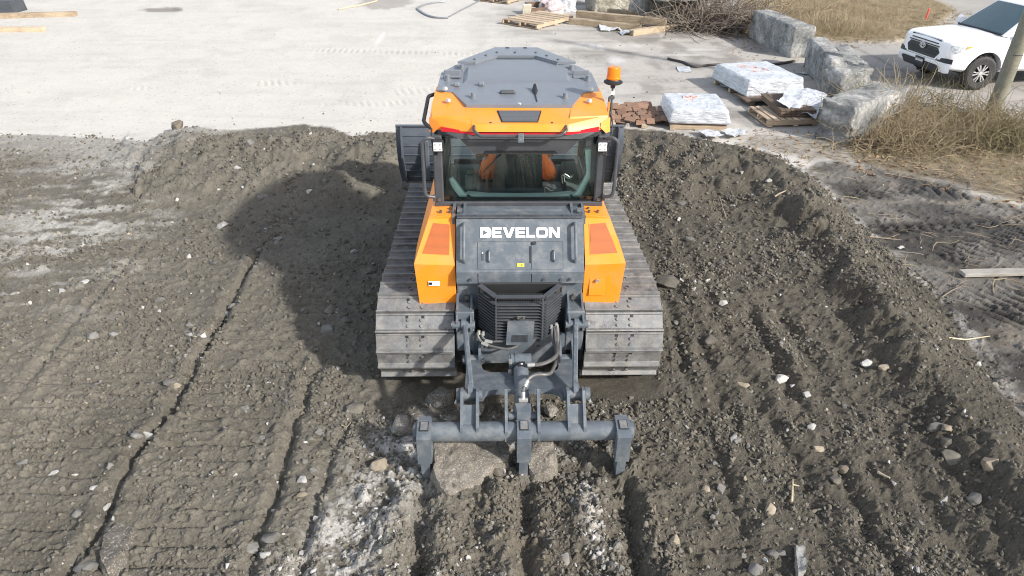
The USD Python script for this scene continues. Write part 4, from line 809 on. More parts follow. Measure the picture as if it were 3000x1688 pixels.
for s in (-1, 1): q.cyl((s*BHX, BYc, BZc), (s*(BHX+.012), BYc, BZc), BR*.9, 30)
part('beam_end_cap', q, M_SLATE, rb)
def ear(x, w, ztop, ymax): 
    return MB().hull([(x-w, BYc-.075, BZc+.02), (x+w, BYc-.075, BZc+.02), (x-w, BYc-.06, BZc+.09), (x+w, BYc-.06, BZc+.09), (x-w, ymax-.06, ztop), (x+w, ymax-.06, ztop), (x-w, ymax+.02, ztop-.02), (x+w, ymax+.02, ztop-.02), (x-w, ymax+.05, ztop-.08), (x+w, ymax+.05, ztop-.08), (x-w, BYc+.06, BZc-.03), (x+w, BYc+.06, BZc-.03)])
for x in (-.515, -.385, .375, .505): part('beam_ear', ear(x, .012, .70, 4.77), M_SLATE, rb)
for x in (-.445, .44):
    q = MB(); q.hull([(x-.058, 4.72, .55), (x+.058, 4.72, .55), (x-.058, 4.66, .60), (x+.058, 4.66, .60), (x-.058, 4.59, .49), (x+.058, 4.59, .49), (x-.058, 4.70, .42), (x+.058, 4.70, .42), (x-.058, 4.53, .47), (x+.058, 4.53, .47)]); part('ear_box', q, M_SLATE, rb)
for s in (-1, 1):
    q = MB(); q.cyl((s*.545, 4.77, .62), (s*.345, 4.77, .62), .046, 20); q.cyl((s*.525, 4.77, .62), (s*.565, 4.77, .62), .055, 20); part('beam_pin', q, M_SLATE, rb)
    q = MB(); q.cyl((s*.56, 4.75, .575), (s*.57, 4.72, .56), .014, 8); part('pin_bolt', q, M_CHROME, rb)
for x in (-.145, .125): part('cylinder_ear', MB().hull([(x-.012, BYc-.085, BZc-.04), (x+.012, BYc-.085, BZc-.04), (x-.012, BYc-.075, BZc+.06), (x+.012, BYc-.075, BZc+.06), (x-.012, 4.74, .70), (x+.012, 4.74, .70), (x-.012, 4.80, .66), (x+.012, 4.80, .66), (x-.012, 4.66, .42), (x+.012, 4.66, .42)]), M_SLATE, rb)
# tilt cylinder
q = MB(); q.cyl((-.005, 5.14, .60), (-.005, 4.66, .50), .066, 24); q.lathe([(0, -.085), (.070, -.085), (.076, -.02), (.07, 0), (0, 0)], (0, 0, 0), 24, trimesh.geometry.align_vectors([0, 0, 1], [0, -.98, -.2])@np.eye(4) if False else None) if False else None
q.l = [m for m in q.l if m is not None]
q.hull([(-.085, 4.68, .44), (.08, 4.68, .44), (-.085, 4.68, .53), (.08, 4.68, .53), (-.055, 4.58, .50), (.05, 4.58, .50), (-.055, 4.60, .57), (.05, 4.60, .57), (-.07, 4.70, .58), (.065, 4.70, .58)]); q.cyl((-.125, 4.64, .49), (.11, 4.64, .49), .035, 16)
tc = part('ripper_cylinder', q, M_SLATE)
q = MB(); q.cyl((-.11, 5.245, .615), (.09, 5.245, .615), .070, 26); q.cyl((-.055, 5.245, .615), (-.045, 5.245, .615), .078, 26); q.cyl((-.095, 5.245, .615), (-.085, 5.245, .615), .078, 26); part('cylinder_head', q, M_SLATE, tc)
q = MB(); q.cyl((-.10, 5.16, .655), (-.10, 5.16, .69), .016, 10); q.cyl((-.10, 5.18, .56), (-.10, 5.14, .56), .018, 10); part('cylinder_bolt', q, M_CHROME, tc)
q = MB(); q.box((0, 5.13, .665), (.06, .05, .03), .004); part('port_block', q, M_BLACK, tc); q = MB(); q.box((0, 5.115, .682), (.016, .016, .004)); part('port_tag', q, M_WHITE, tc)
# hoses
def hose(name, pts, r, mat=M_HOSE, k=40): part(name, MB().tube(pts, r, 8, k), mat)
hose('hydraulic_hose', [(.10, 5.10, .68), (.20, 5.11, .69), (.30, 5.20, .69), (.335, 5.34, .67), (.345, 5.48, .72), (.34, 5.56, .80)], .018)
hose('hydraulic_hose', [(.0, 4.73, .62), (.02, 4.83, .68), (.10, 4.90, .72), (.20, 4.92, .71), (.27, 5.05, .66), (.32, 5.25, .63), (.33, 5.42, .68), (.32, 5.56, .78)], .016)
hose('hydraulic_hose', [(.30, 5.56, .78), (.31, 5.45, .66), (.335, 5.36, .62), (.345, 5.25, .60)], .015)
hose('hydraulic_hose', [(-.36, 5.56, .71), (-.34, 5.53, .665), (-.22, 5.50, .655), (-.12, 5.51, .67), (-.075, 5.56, .72)], .012)
hose('hydraulic_hose', [(-.40, 5.56, .72), (-.37, 5.52, .65), (-.22, 5.46, .615), (-.08, 5.45, .61), (.01, 5.50, .65), (.045, 5.56, .71)], .012)
q = MB(); q.cyl((.05, 5.098, .678), (.115, 5.10, .682), .020, 10); q.cyl((0, 4.72, .60), (0, 4.76, .65), .018, 10); q.cyl((.015, 4.80, .67), (.04, 4.85, .70), .02, 10); q.box((0, 4.715, .60), (.08, .03, .03), .004); q.cyl((-.33, 5.505, .66), (-.26, 5.49, .655), .017, 8); q.cyl((-.36, 5.50, .64), (-.30, 5.475, .628), .017, 8)
q.cyl((-.345, 5.56, .73), (-.345, 5.55, .69), .014, 8); q.cyl((-.385, 5.56, .74), (-.385, 5.55, .70), .014, 8); q.cyl((.29, 5.56, .80), (.29, 5.55, .76), .014, 8); q.cyl((.335, 5.56, .82), (.335, 5.55, .78), .014, 8); part('hose_fittings', q, M_CHROME)
# shanks
for i, x in enumerate((-.822, 0.0, .822)):
    q = MB(); w = .058
    q.hull([(x-w, BYc-.10, BZc+.085), (x+w, BYc-.10, BZc+.085), (x-w, BYc-.155, BZc+.055), (x+w, BYc-.155, BZc+.055), (x-w, BYc-.15, BZc-.215), (x+w, BYc-.15, BZc-.215), (x-w, BYc+.02, BZc+.105), (x+w, BYc+.02, BZc+.105), (x-w*.85, BYc+.09, BZc+.09), (x+w*.85, BYc+.09, BZc+.09), (x-w, BYc-.02, BZc-.215), (x+w, BYc-.02, BZc-.215), (x-w, BYc+.09, BZc-.05), (x+w, BYc+.09, BZc-.05)])
    sh = part('shank_holder', q, M_SLATE, rb)
    q = MB(); q.hull([(x-.038, BYc-.135, BZc-.20), (x+.038, BYc-.135, BZc-.20), (x-.034, BYc-.12, BZc-.55), (x+.034, BYc-.12, BZc-.55), (x-.034, BYc+.02, BZc-.6), (x+.034, BYc+.02, BZc-.6), (x-.038, BYc-.01, BZc-.2), (x+.038, BYc-.01, BZc-.2)]); part('ripper_shank', q, M_SLATE, sh)
    n = np.array([0, -.22, .98]); c0 = np.array([x, BYc-.045, BZc+.096])
    q = MB(); q.hull([(x+dx, BYc-.085+dy, BZc+.093-dy*.0+dz_) for dx in (-.030, .030) for dy, dz_ in ((0, .004), (.082, .019), (0, -.02), (.082, -.02))]); part('shank_top', q, M_STEEL, sh)
    q = MB(); q.hull([(x+dx, BYc-.090+dy, BZc+.0915+dz_) for dx in (-.036, .036) for dy, dz_ in ((0, .0035), (.094, .0185), (0, -.02), (.094, -.02))]); part('shank_slot', q, M_BLACK, sh)
    q = MB(); q.cyl((x-.075, BYc-.06, BZc-.11), (x+.066, BYc-.06, BZc-.11), .024, 12); part('shank_pin', q, M_SLATE, sh)
# ------------------------------------------------------------------ the operator in the cab
import manifold3d as m3
def chain(bones, refine=.02, taubin=12):
    """bones: list of ((p, r), (q, s)); one smooth continuous skin round all of them"""
    out = None
    for (p, r), (q, s) in bones:
        a = m3.Manifold.sphere(r, 20).translate(tuple(map(float, p))); b = m3.Manifold.sphere(s, 20).translate(tuple(map(float, q)))
        h = m3.Manifold.batch_hull([a, b]); out = h if out is None else out+h
    out = out.refine_to_length(refine); me = out.to_mesh(); t = trimesh.Trimesh(me.vert_properties[:, :3], me.tri_verts, process=True)
    trimesh.smoothing.filter_taubin(t, iterations=taubin); return t
M_SKIN = paint('skin', (.42, .25, .18), .55, .08, 20)
M_JACKET = paint('orange_jacket', (1.0, .16, .006), .8, .04, 14, (.8, .13, .01), .4, 9, bump=.004, bump_scale=22)
M_TROUSER = paint('dark_trousers', (.03, .035, .05), .8, .1, 10)
M_HAIR = paint('dark_hair', (.02, .015, .012), .6, .2, 40)
PB = np.array([.01, 7.05, 1.36])
ps = thing('person', 'person in an orange jacket sitting at the controls inside the bulldozer cab', 'person', PB)
V3 = lambda *p: np.array(p, float)
Sh, El, Wr, Ha = [(s*.185, -.02, .60) for s in (-1, 1)], [(s*.300, .02, .335) for s in (-1, 1)], [(s*.335, .26, .35) for s in (-1, 1)], [(s*.335, .34, .36) for s in (-1, 1)]
body = []
body += [((V3(0, .02, .84), .088), (V3(0, .04, .78), .075)), ((V3(0, -.01, .70), .055), (V3(0, .01, .78), .06)), ((V3(0, -.02, .55), .13), (V3(0, 0, .14), .13)), ((V3(-.15, -.02, .59), .07), (V3(.15, -.02, .59), .07))]
for k in (0, 1):
    s = -1 if k == 0 else 1
    body += [((Sh[k], .055), (El[k], .042)), ((El[k], .042), (Wr[k], .030)), ((Wr[k], .032), (Ha[k], .038)), ((V3(s*.09, .02, .10), .085), (V3(s*.13, .42, .13), .062)), ((V3(s*.13, .42, .13), .060), (V3(s*.13, .50, -.20), .045)), ((V3(s*.13, .50, -.20), .045), (V3(s*.13, .62, -.22), .035))]
    for f in range(4): body.append(((V3(s*(.305+.018*f), .36, .372), .009), (V3(s*(.305+.018*f), .415, .345), .008)))
    body.append(((V3(s*.30, .33, .36), .010), (V3(s*.285, .375, .35), .009)))
    body.append(((V3(s*.083, .025, .83), .018), (V3(s*.083, .02, .81), .014)))
body.append(((V3(0, .125, .825), .014), (V3(0, .13, .808), .016)))
obj('body', chain(body, .018, 8), M_SKIN, ps, True)
s_ = lambda k: -1 if k == 0 else 1
jk = [((V3(0, -.02, .56), .150), (V3(0, 0, .16), .150)), ((V3(-.16, -.02, .585), .083), (V3(.16, -.02, .585), .083))]
for k in (0, 1): jk += [((Sh[k], .074), (np.array(El[k])+V3(s_(k)*.02, -.04, .02), .084)), ((np.array(El[k])+V3(s_(k)*.02, -.04, .02), .086), (Wr[k], .048))]
j = chain(jk, .018, 8); j.vertices = j.vertices+j.vertex_normals*((vn(j.vertices, 16, 3)-.5)*.030)[:, None]; obj('jacket', j, M_JACKET, ps, True)
tj = []
for s in (-1, 1): tj += [((V3(s*.09, .02, .10), .098), (V3(s*.13, .42, .13), .074)), ((V3(s*.13, .42, .13), .072), (V3(s*.13, .50, -.16), .058))]
obj('trousers', chain(tj, .02, 8), M_TROUSER, ps, True)
obj('hair', chain([((V3(0, .005, .862), .088), (V3(0, -.015, .81), .082))], .02, 6), M_HAIR, ps, True)

# ------------------------------------------------------------------ the white pickup
M_WPAINT = paint('white_car_paint', (.78, .78, .79), .22, .02, 2, coat=.6)
M_CGLASS = paint('dark_car_glass', (.045, .085, .10), .05, .1, 2, spec=.9)
M_PLAST = paint('black_car_plastic', (.018, .020, .022), .42, .1, 20)
M_RIM = paint('alloy_rim', (.62, .62, .63), .3, .05, 30, metal=.6)
M_TYRE = paint('tyre_rubber', (.024, .024, .025), .75, .25, 25, (.10, .095, .085), .5, 8)
M_LAMP = paint('headlamp', (.62, .66, .70), .12, .35, 26, (.12, .13, .15), .7, 18, coat=.5)
M_INDIC = paint('amber_indicator', (.85, .38, .06), .3, .1, 20)
TRX, TRY, TRH = 10.86, 17.40, 3.30
tk = thing('pickup_truck', 'white pickup truck with black grille parked on the grey drive behind the concrete blocks', 'pickup truck', (TRX, TRY, 0.005), TRH)
def section(x, hw, zb, zs, zc, r=.12, tum=.03, n=7):
    """half outline of a body section, bottom centre to top centre"""
    P = [(0, zb), (hw*.9, zb), (hw-.02, zb+.06), (hw, zb+(zs-zb)*.45), (hw-tum, zs-r)]
    for k in range(1, n+1):
        a = k/n*PI/2; P.append((hw-tum-r+r*math.cos(a), zs-r+r*math.sin(a)))
    P += [(hw*.5, zs+(zc-zs)*.75), (0, zc)]
    P = np.array(P); full = np.vstack([P, (P[1:-1]*[-1, 1])[::-1]])
    return np.column_stack([np.full(len(full), x), full])
def loft(secs):
    n = len(secs[0]); V = np.vstack(secs+[secs[0].mean(0)[None], secs[-1].mean(0)[None]]); F = []
    for i in range(len(secs)-1):
        for j in range(n):
            k = (j+1) % n; F += [(i*n+j, i*n+k, (i+1)*n+k), (i*n+j, (i+1)*n+k, (i+1)*n+j)]
    a, b = len(V)-2, len(V)-1; o = (len(secs)-1)*n
    for j in range(n):
        k = (j+1) % n; F += [(a, k, j), (b, o+j, o+k)]
    m = trimesh.Trimesh(V, np.array(F), process=False)
    if m.volume < 0: m.invert()
    return m
st = [(.955, .60, .62, 1.02, 1.045, .07), (.93, .70, .58, 1.045, 1.075, .08), (.86, .82, .52, 1.07, 1.10, .09), (.72, .895, .46, 1.095, 1.135, .10), (.45, .935, .42, 1.11, 1.165, .10), (.0, .948, .40, 1.125, 1.195, .10), (-.42, .945, .40, 1.14, 1.20, .09), (-.8, .94, .40, 1.15, 1.19, .09), (-1.8, .94, .40, 1.16, 1.18, .07), (-2.9, .94, .40, 1.17, 1.19, .07), (-3.2, .94, .42, 1.19, 1.20, .05), (-4.3, .93, .48, 1.20, 1.21, .05), (-4.42, .91, .52, 1.19, 1.20, .05)]
bd = loft([section(x, hw, zb, zs, zc, r) for x, hw, zb, zs, zc, r in st])
bm = m3.Manifold(m3.Mesh(np.asarray(bd.vertices, np.float32), np.asarray(bd.faces, np.uint32)))
for ax in (0.0, -3.235):
    for s in (-1, 1):
        c = m3.Manifold.cylinder(.5, .47, .47, 40).rotate((90, 0, 0)).translate((ax, s*.98+.25, .40)); b = m3.Manifold.cube((.94, .5, .5), True).translate((ax, s*.98, .25))
        bm = bm-c-b
# engine hood scoop line and bed opening
bm = bm-m3.Manifold.cube((1.15, 1.55, .5), True).translate((-3.72, 0, 1.10))
me = bm.to_mesh(); bd = trimesh.Trimesh(me.vert_properties[:, :3], me.tri_verts, process=False)
body = obj('body', bd, M_WPAINT, tk, 28)
q = MB()
for ax in (0.0, -3.235): q.box((ax, 0, .62), (.92, 1.55, .5))
q.box((-1.6, 0, .40), (3.6, 1.4, .16)); obj('wheel_wells', q, M_PLAST, tk)
q = MB(); q.hull([(-.40, -.74, 1.17), (-.40, .74, 1.17), (-.36, 0, 1.19), (-.6, -.86, 1.14), (-.6, .86, 1.14), (-1.22, -.60, 1.735), (-1.22, .60, 1.735), (-1.16, 0, 1.75), (-1.5, -.64, 1.775), (-1.5, .64, 1.775), (-2.55, -.64, 1.77), (-2.55, .64, 1.77), (-2.75, -.60, 1.72), (-2.75, .60, 1.72), (-3.02, -.86, 1.15), (-3.02, .86, 1.15), (-1.8, 0, 1.80)]); cabn = obj('cab', q, M_WPAINT, tk, 25)
q = MB(); q.hull([(-.425, -.70, 1.195), (-.425, .70, 1.195), (-.39, 0, 1.215), (-1.185, -.565, 1.725), (-1.185, .565, 1.725), (-1.135, 0, 1.738), (-.50, -.70, 1.17), (-.50, .70, 1.17), (-1.25, -.56, 1.70), (-1.25, .56, 1.70)]); obj('windscreen', q, M_CGLASS, cabn, 25)
q = MB(); q.tube([(-.405, -.70, 1.198), (-.375, -.35, 1.208), (-.365, 0, 1.212), (-.375, .35, 1.208), (-.405, .70, 1.198)], .022, 6, 16); obj('cowl', q, M_PLAST, cabn)
for s in (-1, 1):
    q = MB(); q.hull([(-.72, s*.845, 1.20), (-1.62, s*.868, 1.20), (-1.62, s*.668, 1.70), (-1.30, s*.655, 1.70), (-.72, s*.80, 1.20), (-1.62, s*.82, 1.20), (-1.62, s*.63, 1.70), (-1.30, s*.62, 1.70)]); obj('side_window', q, M_CGLASS, cabn)
    q = MB(); q.hull([(-1.72, s*.868, 1.20), (-2.62, s*.868, 1.20), (-2.55, s*.668, 1.69), (-1.72, s*.668, 1.70), (-1.72, s*.82, 1.20), (-2.62, s*.82, 1.20), (-2.55, s*.63, 1.69), (-1.72, s*.63, 1.70)]); obj('side_window', q, M_CGLASS, cabn)
    q = MB(); q.box((-.72, s*1.03, 1.22), (.13, .19, .21), .05); q.bar((-.75, s*.88, 1.17), (-.74, s*1.0, 1.18), .05, .05); obj('door_mirror', q, M_WPAINT, tk)
    # headlamp wraps round the corner
    q = MB(); q.hull([(.915, s*.60, 1.00), (.915, s*.60, .87), (.865, s*.80, 1.01), (.865, s*.80, .855), (.72, s*.90, 1.02), (.74, s*.90, .875), (.42, s*.950, 1.02), (.60, s*.925, .92), (.7, s*.7, 1.0), (.7, s*.7, .88)]); hl_ = obj('headlight', q, M_LAMP, tk)
    q = MB(); q.hull([(.58, s*.935, 1.012), (.43, s*.957, 1.012), (.62, s*.932, .94), (.55, s*.90, .95), (.5, s*.90, 1.0)]); obj('indicator', q, M_INDIC, hl_)
    q = MB(); q.hull([(.915, s*.605, .875), (.915, s*.605, .845), (.875, s*.78, .86), (.875, s*.78, .83), (.8, s*.7, .86), (.8, s*.7, .83)]); obj('lamp_base', q, M_PLAST, hl_)
    q = MB(); q.hull([(.958, s*.50, .695), (.958, s*.50, .64), (.925, s*.78, .725), (.93, s*.78, .60), (.84, s*.905, .715), (.845, s*.905, .61), (.7, s*.6, .70), (.7, s*.6, .60)]); obj('fog_light_pocket', q, M_PLAST, tk)
# grille in its white surround
HEX = [(-.60, .85), (-.46, .665), (.46, .665), (.60, .85), (.60, .975), (.48, 1.07), (-.48, 1.07), (-.60, .975)]
def onface(P, x, off): return [(x+off-(z-.87)*.10-abs(y)**3*.12, y, z) for y, z in P]
q = MB(); q.hull(onface([(y*1.08, .87+(z-.87)*1.12) for y, z in HEX], .965, .0)+onface([(y*1.08, .87+(z-.87)*1.12) for y, z in HEX], .965, -.12)); obj('grille_surround', q, M_WPAINT, tk)
q = MB(); q.hull(onface(HEX, .965, .006)+onface(HEX, .965, -.05)); gr = obj('grille', q, M_PLAST, tk)
for z, w in ((.75, .47), (.815, .51), (.93, .54), (.99, .48)):
    q = MB(); q.box((.972-(z-.87)*.10, 0, z), (.022, w*1.9, .022), .004); obj('grille_bar', q, M_PLAST, gr)
q = MB(); n_ = 28
def ell(cy, cz, a, b, r): return sweep([(.992, cy+a*math.cos(t), cz+b*math.sin(t)) for t in np.linspace(0, 2*PI, n_)], r, 6)
for e in ((0, .875, .088, .062, .010), (0, .875, .030, .058, .008), (0, .899, .060, .026, .008)): q.add(ell(*e))
obj('emblem', q, M_RIM, gr)
q = MB(); q.hull([(.955, -.62, .665), (.955, .62, .665), (.955, -.62, .625), (.955, .62, .625), (.90, -.8, .67), (.90, .8, .67), (.90, -.8, .62), (.90, .8, .62), (.8, -.6, .66), (.8, .6, .66)]); obj('bumper_slot', q, M_PLAST, tk)
q = MB(); q.hull([(.985, -.60, .63), (.985, .60, .63), (.985, -.60, .565), (.985, .60, .565), (.94, -.80, .62), (.94, .80, .62), (.94, -.80, .55), (.94, .80, .55), (.86, -.90, .62), (.86, .90, .62), (.86, -.90, .42), (.86, .90, .42), (.90, -.82, .40), (.90, .82, .40), (.955, -.74, .50), (.955, .74, .50)]); obj('bumper', q, M_WPAINT, tk)
q = MB(); q.hull([(.985, -.56, .55), (.985, .56, .55), (.955, -.70, .535), (.955, .70, .535), (.975, -.5, .40), (.975, .5, .40), (.91, -.58, .36), (.91, .58, .36), (.8, -.60, .33), (.8, .60, .33), (.8, -.72, .53), (.8, .72, .53)]); obj('lower_bumper', q, M_PLAST, tk)
q = MB(); q.box((1.0, .04, .535), (.015, .31, .16), .003); npl = obj('front_plate', q, M_PLAST, tk)
tm = meshkit.text_mesh('DOOSAN', .052, .003, bold=True); v = tm.vertices.copy(); v[:, 0] -= v[:, 0].mean()
wd = np.ptp(v[:, 0]); v[:, 0] *= .25/wd
tm = trimesh.Trimesh(np.column_stack([1.009+v[:, 2], .04+v[:, 0], .515+v[:, 1]]), tm.faces, process=False); obj('plate_lettering', tm, M_WHITE, npl, False)
def wheel(x, s, steer=0.0):
    q = MB(); q.lathe([(.20, -.115), (.33, -.125), (.375, -.10), (.388, -.06), (.388, .06), (.375, .10), (.33, .125), (.235, .118), (.222, .10), (.222, -.1)], (0, 0, 0), 40)
    for k in range(40):
        a = k*2*PI/40; q.box((.388*math.cos(a), .388*math.sin(a), .05 if k % 2 else -.05), (.022, .03, .09), r=(0, 0, a))
    M = rotm(PI/2, 0, 0); M[:3, 3] = (x, s*.80, .388)
    if s < 0: M = M@rotm(PI, 0, 0)
    R = rotm(0, 0, steer); R[:3, 3] = (0, 0, 0)
    T1 = np.eye(4); T1[:3, 3] = (-x, -s*.80, 0); T2 = np.eye(4); T2[:3, 3] = (x, s*.80, 0); M = T2@R@T1@M
    f = lambda mb: (lambda t: (t.apply_transform(M), t)[1])(mb.mesh().copy())
    w = obj('wheel', f(q), M_TYRE, tk)
    r = MB(); r.lathe([(0, -.05), (.222, -.06), (.222, -.045), (0, -.035)], (0, 0, 0), 30); obj('rim_back', f(r), M_PLAST, w)
    r = MB()
    for k in range(6):
        a = k*PI/3; ca, sa = math.cos(a), math.sin(a)
        for da in (-.17, .17):
            p0 = (.060*math.cos(a+da), .060*math.sin(a+da), -.10); p1 = (.218*math.cos(a+da*1.15), .218*math.sin(a+da*1.15), -.095); r.bar(p0, p1, .026, .03, (0, 0, 1), .004)
        r.bar((.21*math.cos(a-.2), .21*math.sin(a-.2), -.097), (.21*math.cos(a+.2), .21*math.sin(a+.2), -.097), .022, .03, (0, 0, 1))
    r.lathe([(.050, -.115), (.0, -.12), (.0, -.08), (.07, -.08), (.07, -.105)], (0, 0, 0), 20); r.lathe([(.222, -.11), (.232, -.11), (.232, -.06), (.222, -.06)], (0, 0, 0), 36); obj('rim', f(r), M_RIM, w)
wheel(0.0, 1, -.06); wheel(0.0, -1, -.06); wheel(-3.235, 1); wheel(-3.235, -1)
q = MB()
for x0, z0, z1 in ((-.62, .55, 1.12), (-1.68, .50, 1.14), (-2.72, .6, 1.14)):
    for s in (-1, 1): q.bar((x0, s*.945, z0), (x0-.03, s*.936, z1), .006, .006, (0, s, 0))
obj('door_gaps', q, M_PLAST, tk)

# ------------------------------------------------------------------ leaning timber pole, red stake
M_POLE = wood('weathered_pole', (.14, .135, .10), (.23, .215, .165), (.09, .095, .06), .6)
pb = at(2903, 340, z=0); pt_ = at(3000, 86, y=pb[1]+.05); d = (pt_-pb); d = d/np.linalg.norm(d)
zb = float(ground(pb[0], pb[1]))-.3; 
po = thing('utility_pole', 'weathered wooden utility pole leaning at the right edge in front of the pickup', 'pole', (pb[0], pb[1], zb))
ring = []
P = [d*t for t in np.linspace(0, 7.5, 50)]; q = MB(); q.add(sweep(P, np.linspace(.148, .115, 50)*(1+.02*np.sin(np.linspace(0, 40, 50))), 20)); obj('trunk', q, M_POLE, po)
q = MB().tube([d*1.55+np.array([-.10, -.10, 0]), d*1.57+np.array([0, -.15, 0]), d*1.55+np.array([.10, -.10, 0])], .008, 6, 10); obj('wire_band', q, M_DARK, po)
a, b = at(2711, 58, z=0), at(2724, 24, z=0); a = at(2711, 58, z=.05); b = at(2723, 25, y=a[1]-.1)
sk = thing('marker_stake', 'red plastic marker stake in the straw grass left of the pickup', 'stake', a); obj('rod', MB().cyl((0, 0, -.15), b-a, .03, 8), paint('red_stake', (.75, .12, .10), .5, .05, 9), sk)

# ------------------------------------------------------------------ concrete blocks
def concmat(name, a, b, stain, white):
    N = {'g': ('geometry', {}), 'n': ('noise_texture', {'scale': 1.7, 'detail': 9, 'roughness': .62}), 'r': ('rgb_ramp', {'ramp': [(.32, stain), (.44, a), (.55, b), (.66, white)]}), 'n2': ('noise_texture', {'scale': 14, 'detail': 8, 'roughness': .75}), 'r2': ('rgb_ramp', {'ramp': [(.40, (.62,)*3), (.60, (1.08,)*3)]}), 'mx': ('mix', {'mix_type': 'multiply', 'fac': 1.0}),
         'v': ('noise_texture', {'scale': 5.5, 'detail': 6, 'roughness': .8}), 'vr': ('rgb_ramp', {'ramp': [(.60, (0, 0, 0)), (.68, (.85,)*3)]}), 'wm': ('mix', {'color2': (.58, .57, .54)}), 'nb': ('noise_texture', {'scale': 26, 'detail': 8, 'roughness': .75}), 'bp': ('bump', {'distance': .03}), 'p': ('principled_bsdf', {'roughness': .93, 'specular_ior_level': .25})}
    return usdkit.material(stage, LK+name, N, [('g.position', 'n.vector'), ('n.fac', 'r.fac'), ('g.position', 'n2.vector'), ('n2.fac', 'r2.fac'), ('r.color', 'mx.color1'), ('r2.color', 'mx.color2'), ('g.position', 'v.vector'), ('v.fac', 'vr.fac'), ('vr.color', 'wm.fac'), ('mx.color', 'wm.color1'), ('wm.color', 'p.base_color'), ('g.position', 'nb.vector'), ('nb.fac', 'bp.height'), ('bp.normal', 'p.normal')], surface='p.BSDF')
M_CONC = concmat('weathered_concrete', (.225, .23, .222), (.36, .355, .335), (.115, .12, .12), (.50, .49, .465))
M_CONC2 = concmat('tan_concrete', (.32, .295, .235), (.42, .39, .31), (.20, .17, .13), (.50, .47, .38))
def rough_block(L, D, H, seed, amp=.03, groove=None, chip=.07):
    nx, ny, nz = [max(6, int(s/.05)) for s in (L, D, H)]
    m = trimesh.creation.box((L, D, H)); m = m.subdivide_to_size(.075); v = m.vertices.copy()
    h = np.array([L, D, H])/2; r = .05; c = np.clip(v, -(h-r), h-r); dd = v-c; ln = np.linalg.norm(dd, axis=1); k = ln > 1e-9; v[k] = c[k]+dd[k]/ln[k][:, None]*r
    n = v/h; e = np.sort(np.abs(n), axis=1)[:, 1]                           # near an edge
    off = (vn(v+seed*5.1, 2.2, seed, 4)-.5)*2*amp+(vn(v+seed*2.3, 9, seed+1, 3)-.5)*amp*.8
    ch = np.maximum(vn(v+seed*7.7, 3.1, seed+2, 3)-.48, 0)*chip*6*sstep(.72, .98, e)
    dirn = np.sign(n)*(np.abs(n) > .93); dn = np.linalg.norm(dirn, axis=1); dirn = dirn/np.maximum(dn, 1e-9)[:, None]
    v = v+dirn*(off-ch)[:, None]
    if groove is not None:                                                 # the stepped key on the end face
        z = v[:, 2]/H; g = (sstep(-.28, -.20, z)*sstep(.02, -.06, z)+.6*sstep(.2, .26, z)*sstep(.40, .34, z)); v[:, 1] += np.where(n[:, 1] < -.9, g*groove, 0)
    v[:, 2] += H/2
    return trimesh.Trimesh(v, m.faces, process=False)
def corner_block(name, label, A, B, D, H, seed, mat, C=None, group=None, groove=None, sink=.05, base=0.0, amp=.03, chip=.07):
    """A, B: the pixels of the two bottom corners of the face that looks at us; D: how deep the block goes"""
    a, b = at(*A, z=base), at(*B, z=base); L = np.linalg.norm((b-a)[:2]); t = (b-a)/L; n = np.array([-t[1], t[0], 0])
    if n@np.array([*(a-CAM_POS)[:2], 0]) < 0: n = -n
    ctr = (a+b)/2+n*D/2; rz = math.atan2(t[1], t[0])
    o = thing(name, label, 'concrete block', (ctr[0], ctr[1], base-sink), rz, group)
    obj('block', rough_block(L, D, H, seed, amp, groove, chip), mat, o, 40); return o
corner_block('concrete_block', 'longest grey concrete block with flaking white patches, lying in front of the straw grass', (2192, 112), (2312, 171), .62, .86, 1, M_CONC)
corner_block('concrete_block', 'grey concrete block with dark stained face, in the middle of the row beside the drive', (2349, 193), (2411, 274), .42, .80, 2, M_CONC)
corner_block('concrete_block', 'pale concrete block between the dark stained one and the overgrown one', (2452, 292), (2545, 280), .72, .66, 3, M_CONC, amp=.04, chip=.12)
corner_block('concrete_block', 'pale crumbling concrete block close behind the dark stained one, on the drive side', (2409, 199), (2464, 263), .5, .66, 5, M_CONC, amp=.05, chip=.14)
corner_block('concrete_block', 'concrete block with stepped end face half overgrown by dry weeds', (2382, 402), (2478, 430), 2.1, .84, 4, M_CONC, groove=.07, sink=.08)
# the stacked wall at the back
o = thing('concrete_chunk', 'rounded tan and yellowish concrete chunk standing behind the timbers', 'concrete chunk', at(1795, 40, z=0)+np.array([0, .7, -.1]), .2)
m = rough_block(1.55, 1.2, 1.3, 9, .07); obj('chunk', m, M_CONC2, o, 40)
for i, (u0, u1, v0, base, hh_, mt, lb) in enumerate([(1876, 1950, 66, 0, .78, M_CONC, 'dark stained concrete block at the left foot of the stacked wall'), (1954, 2023, 68, 0, .80, M_CONC2, 'tan concrete block in the lower course of the stacked wall'), (2027, 2091, 60, 0, .80, M_CONC, 'pinkish grey concrete block beside the tan one in the lower course of the stacked wall'), (2095, 2170, 58, 0, .78, M_CONC, 'concrete block at the right end of the stacked wall, behind the brush'),
        (1930, 1990, 6, .8, .6, M_CONC, 'leftmost concrete block in the upper course of the stacked wall'), (1993, 2062, 5, .8, .6, M_CONC, 'grey concrete block in the middle of the upper course of the stacked wall'), (2066, 2140, 4, .8, .6, M_CONC2, 'rightmost concrete block in the upper course of the stacked wall')]):
    corner_block('stacked_block', lb, (u0, v0), (u1, v0-4), 1.0, hh_, 20+i, mt, base=base, sink=.02 if base else .06, amp=.04)

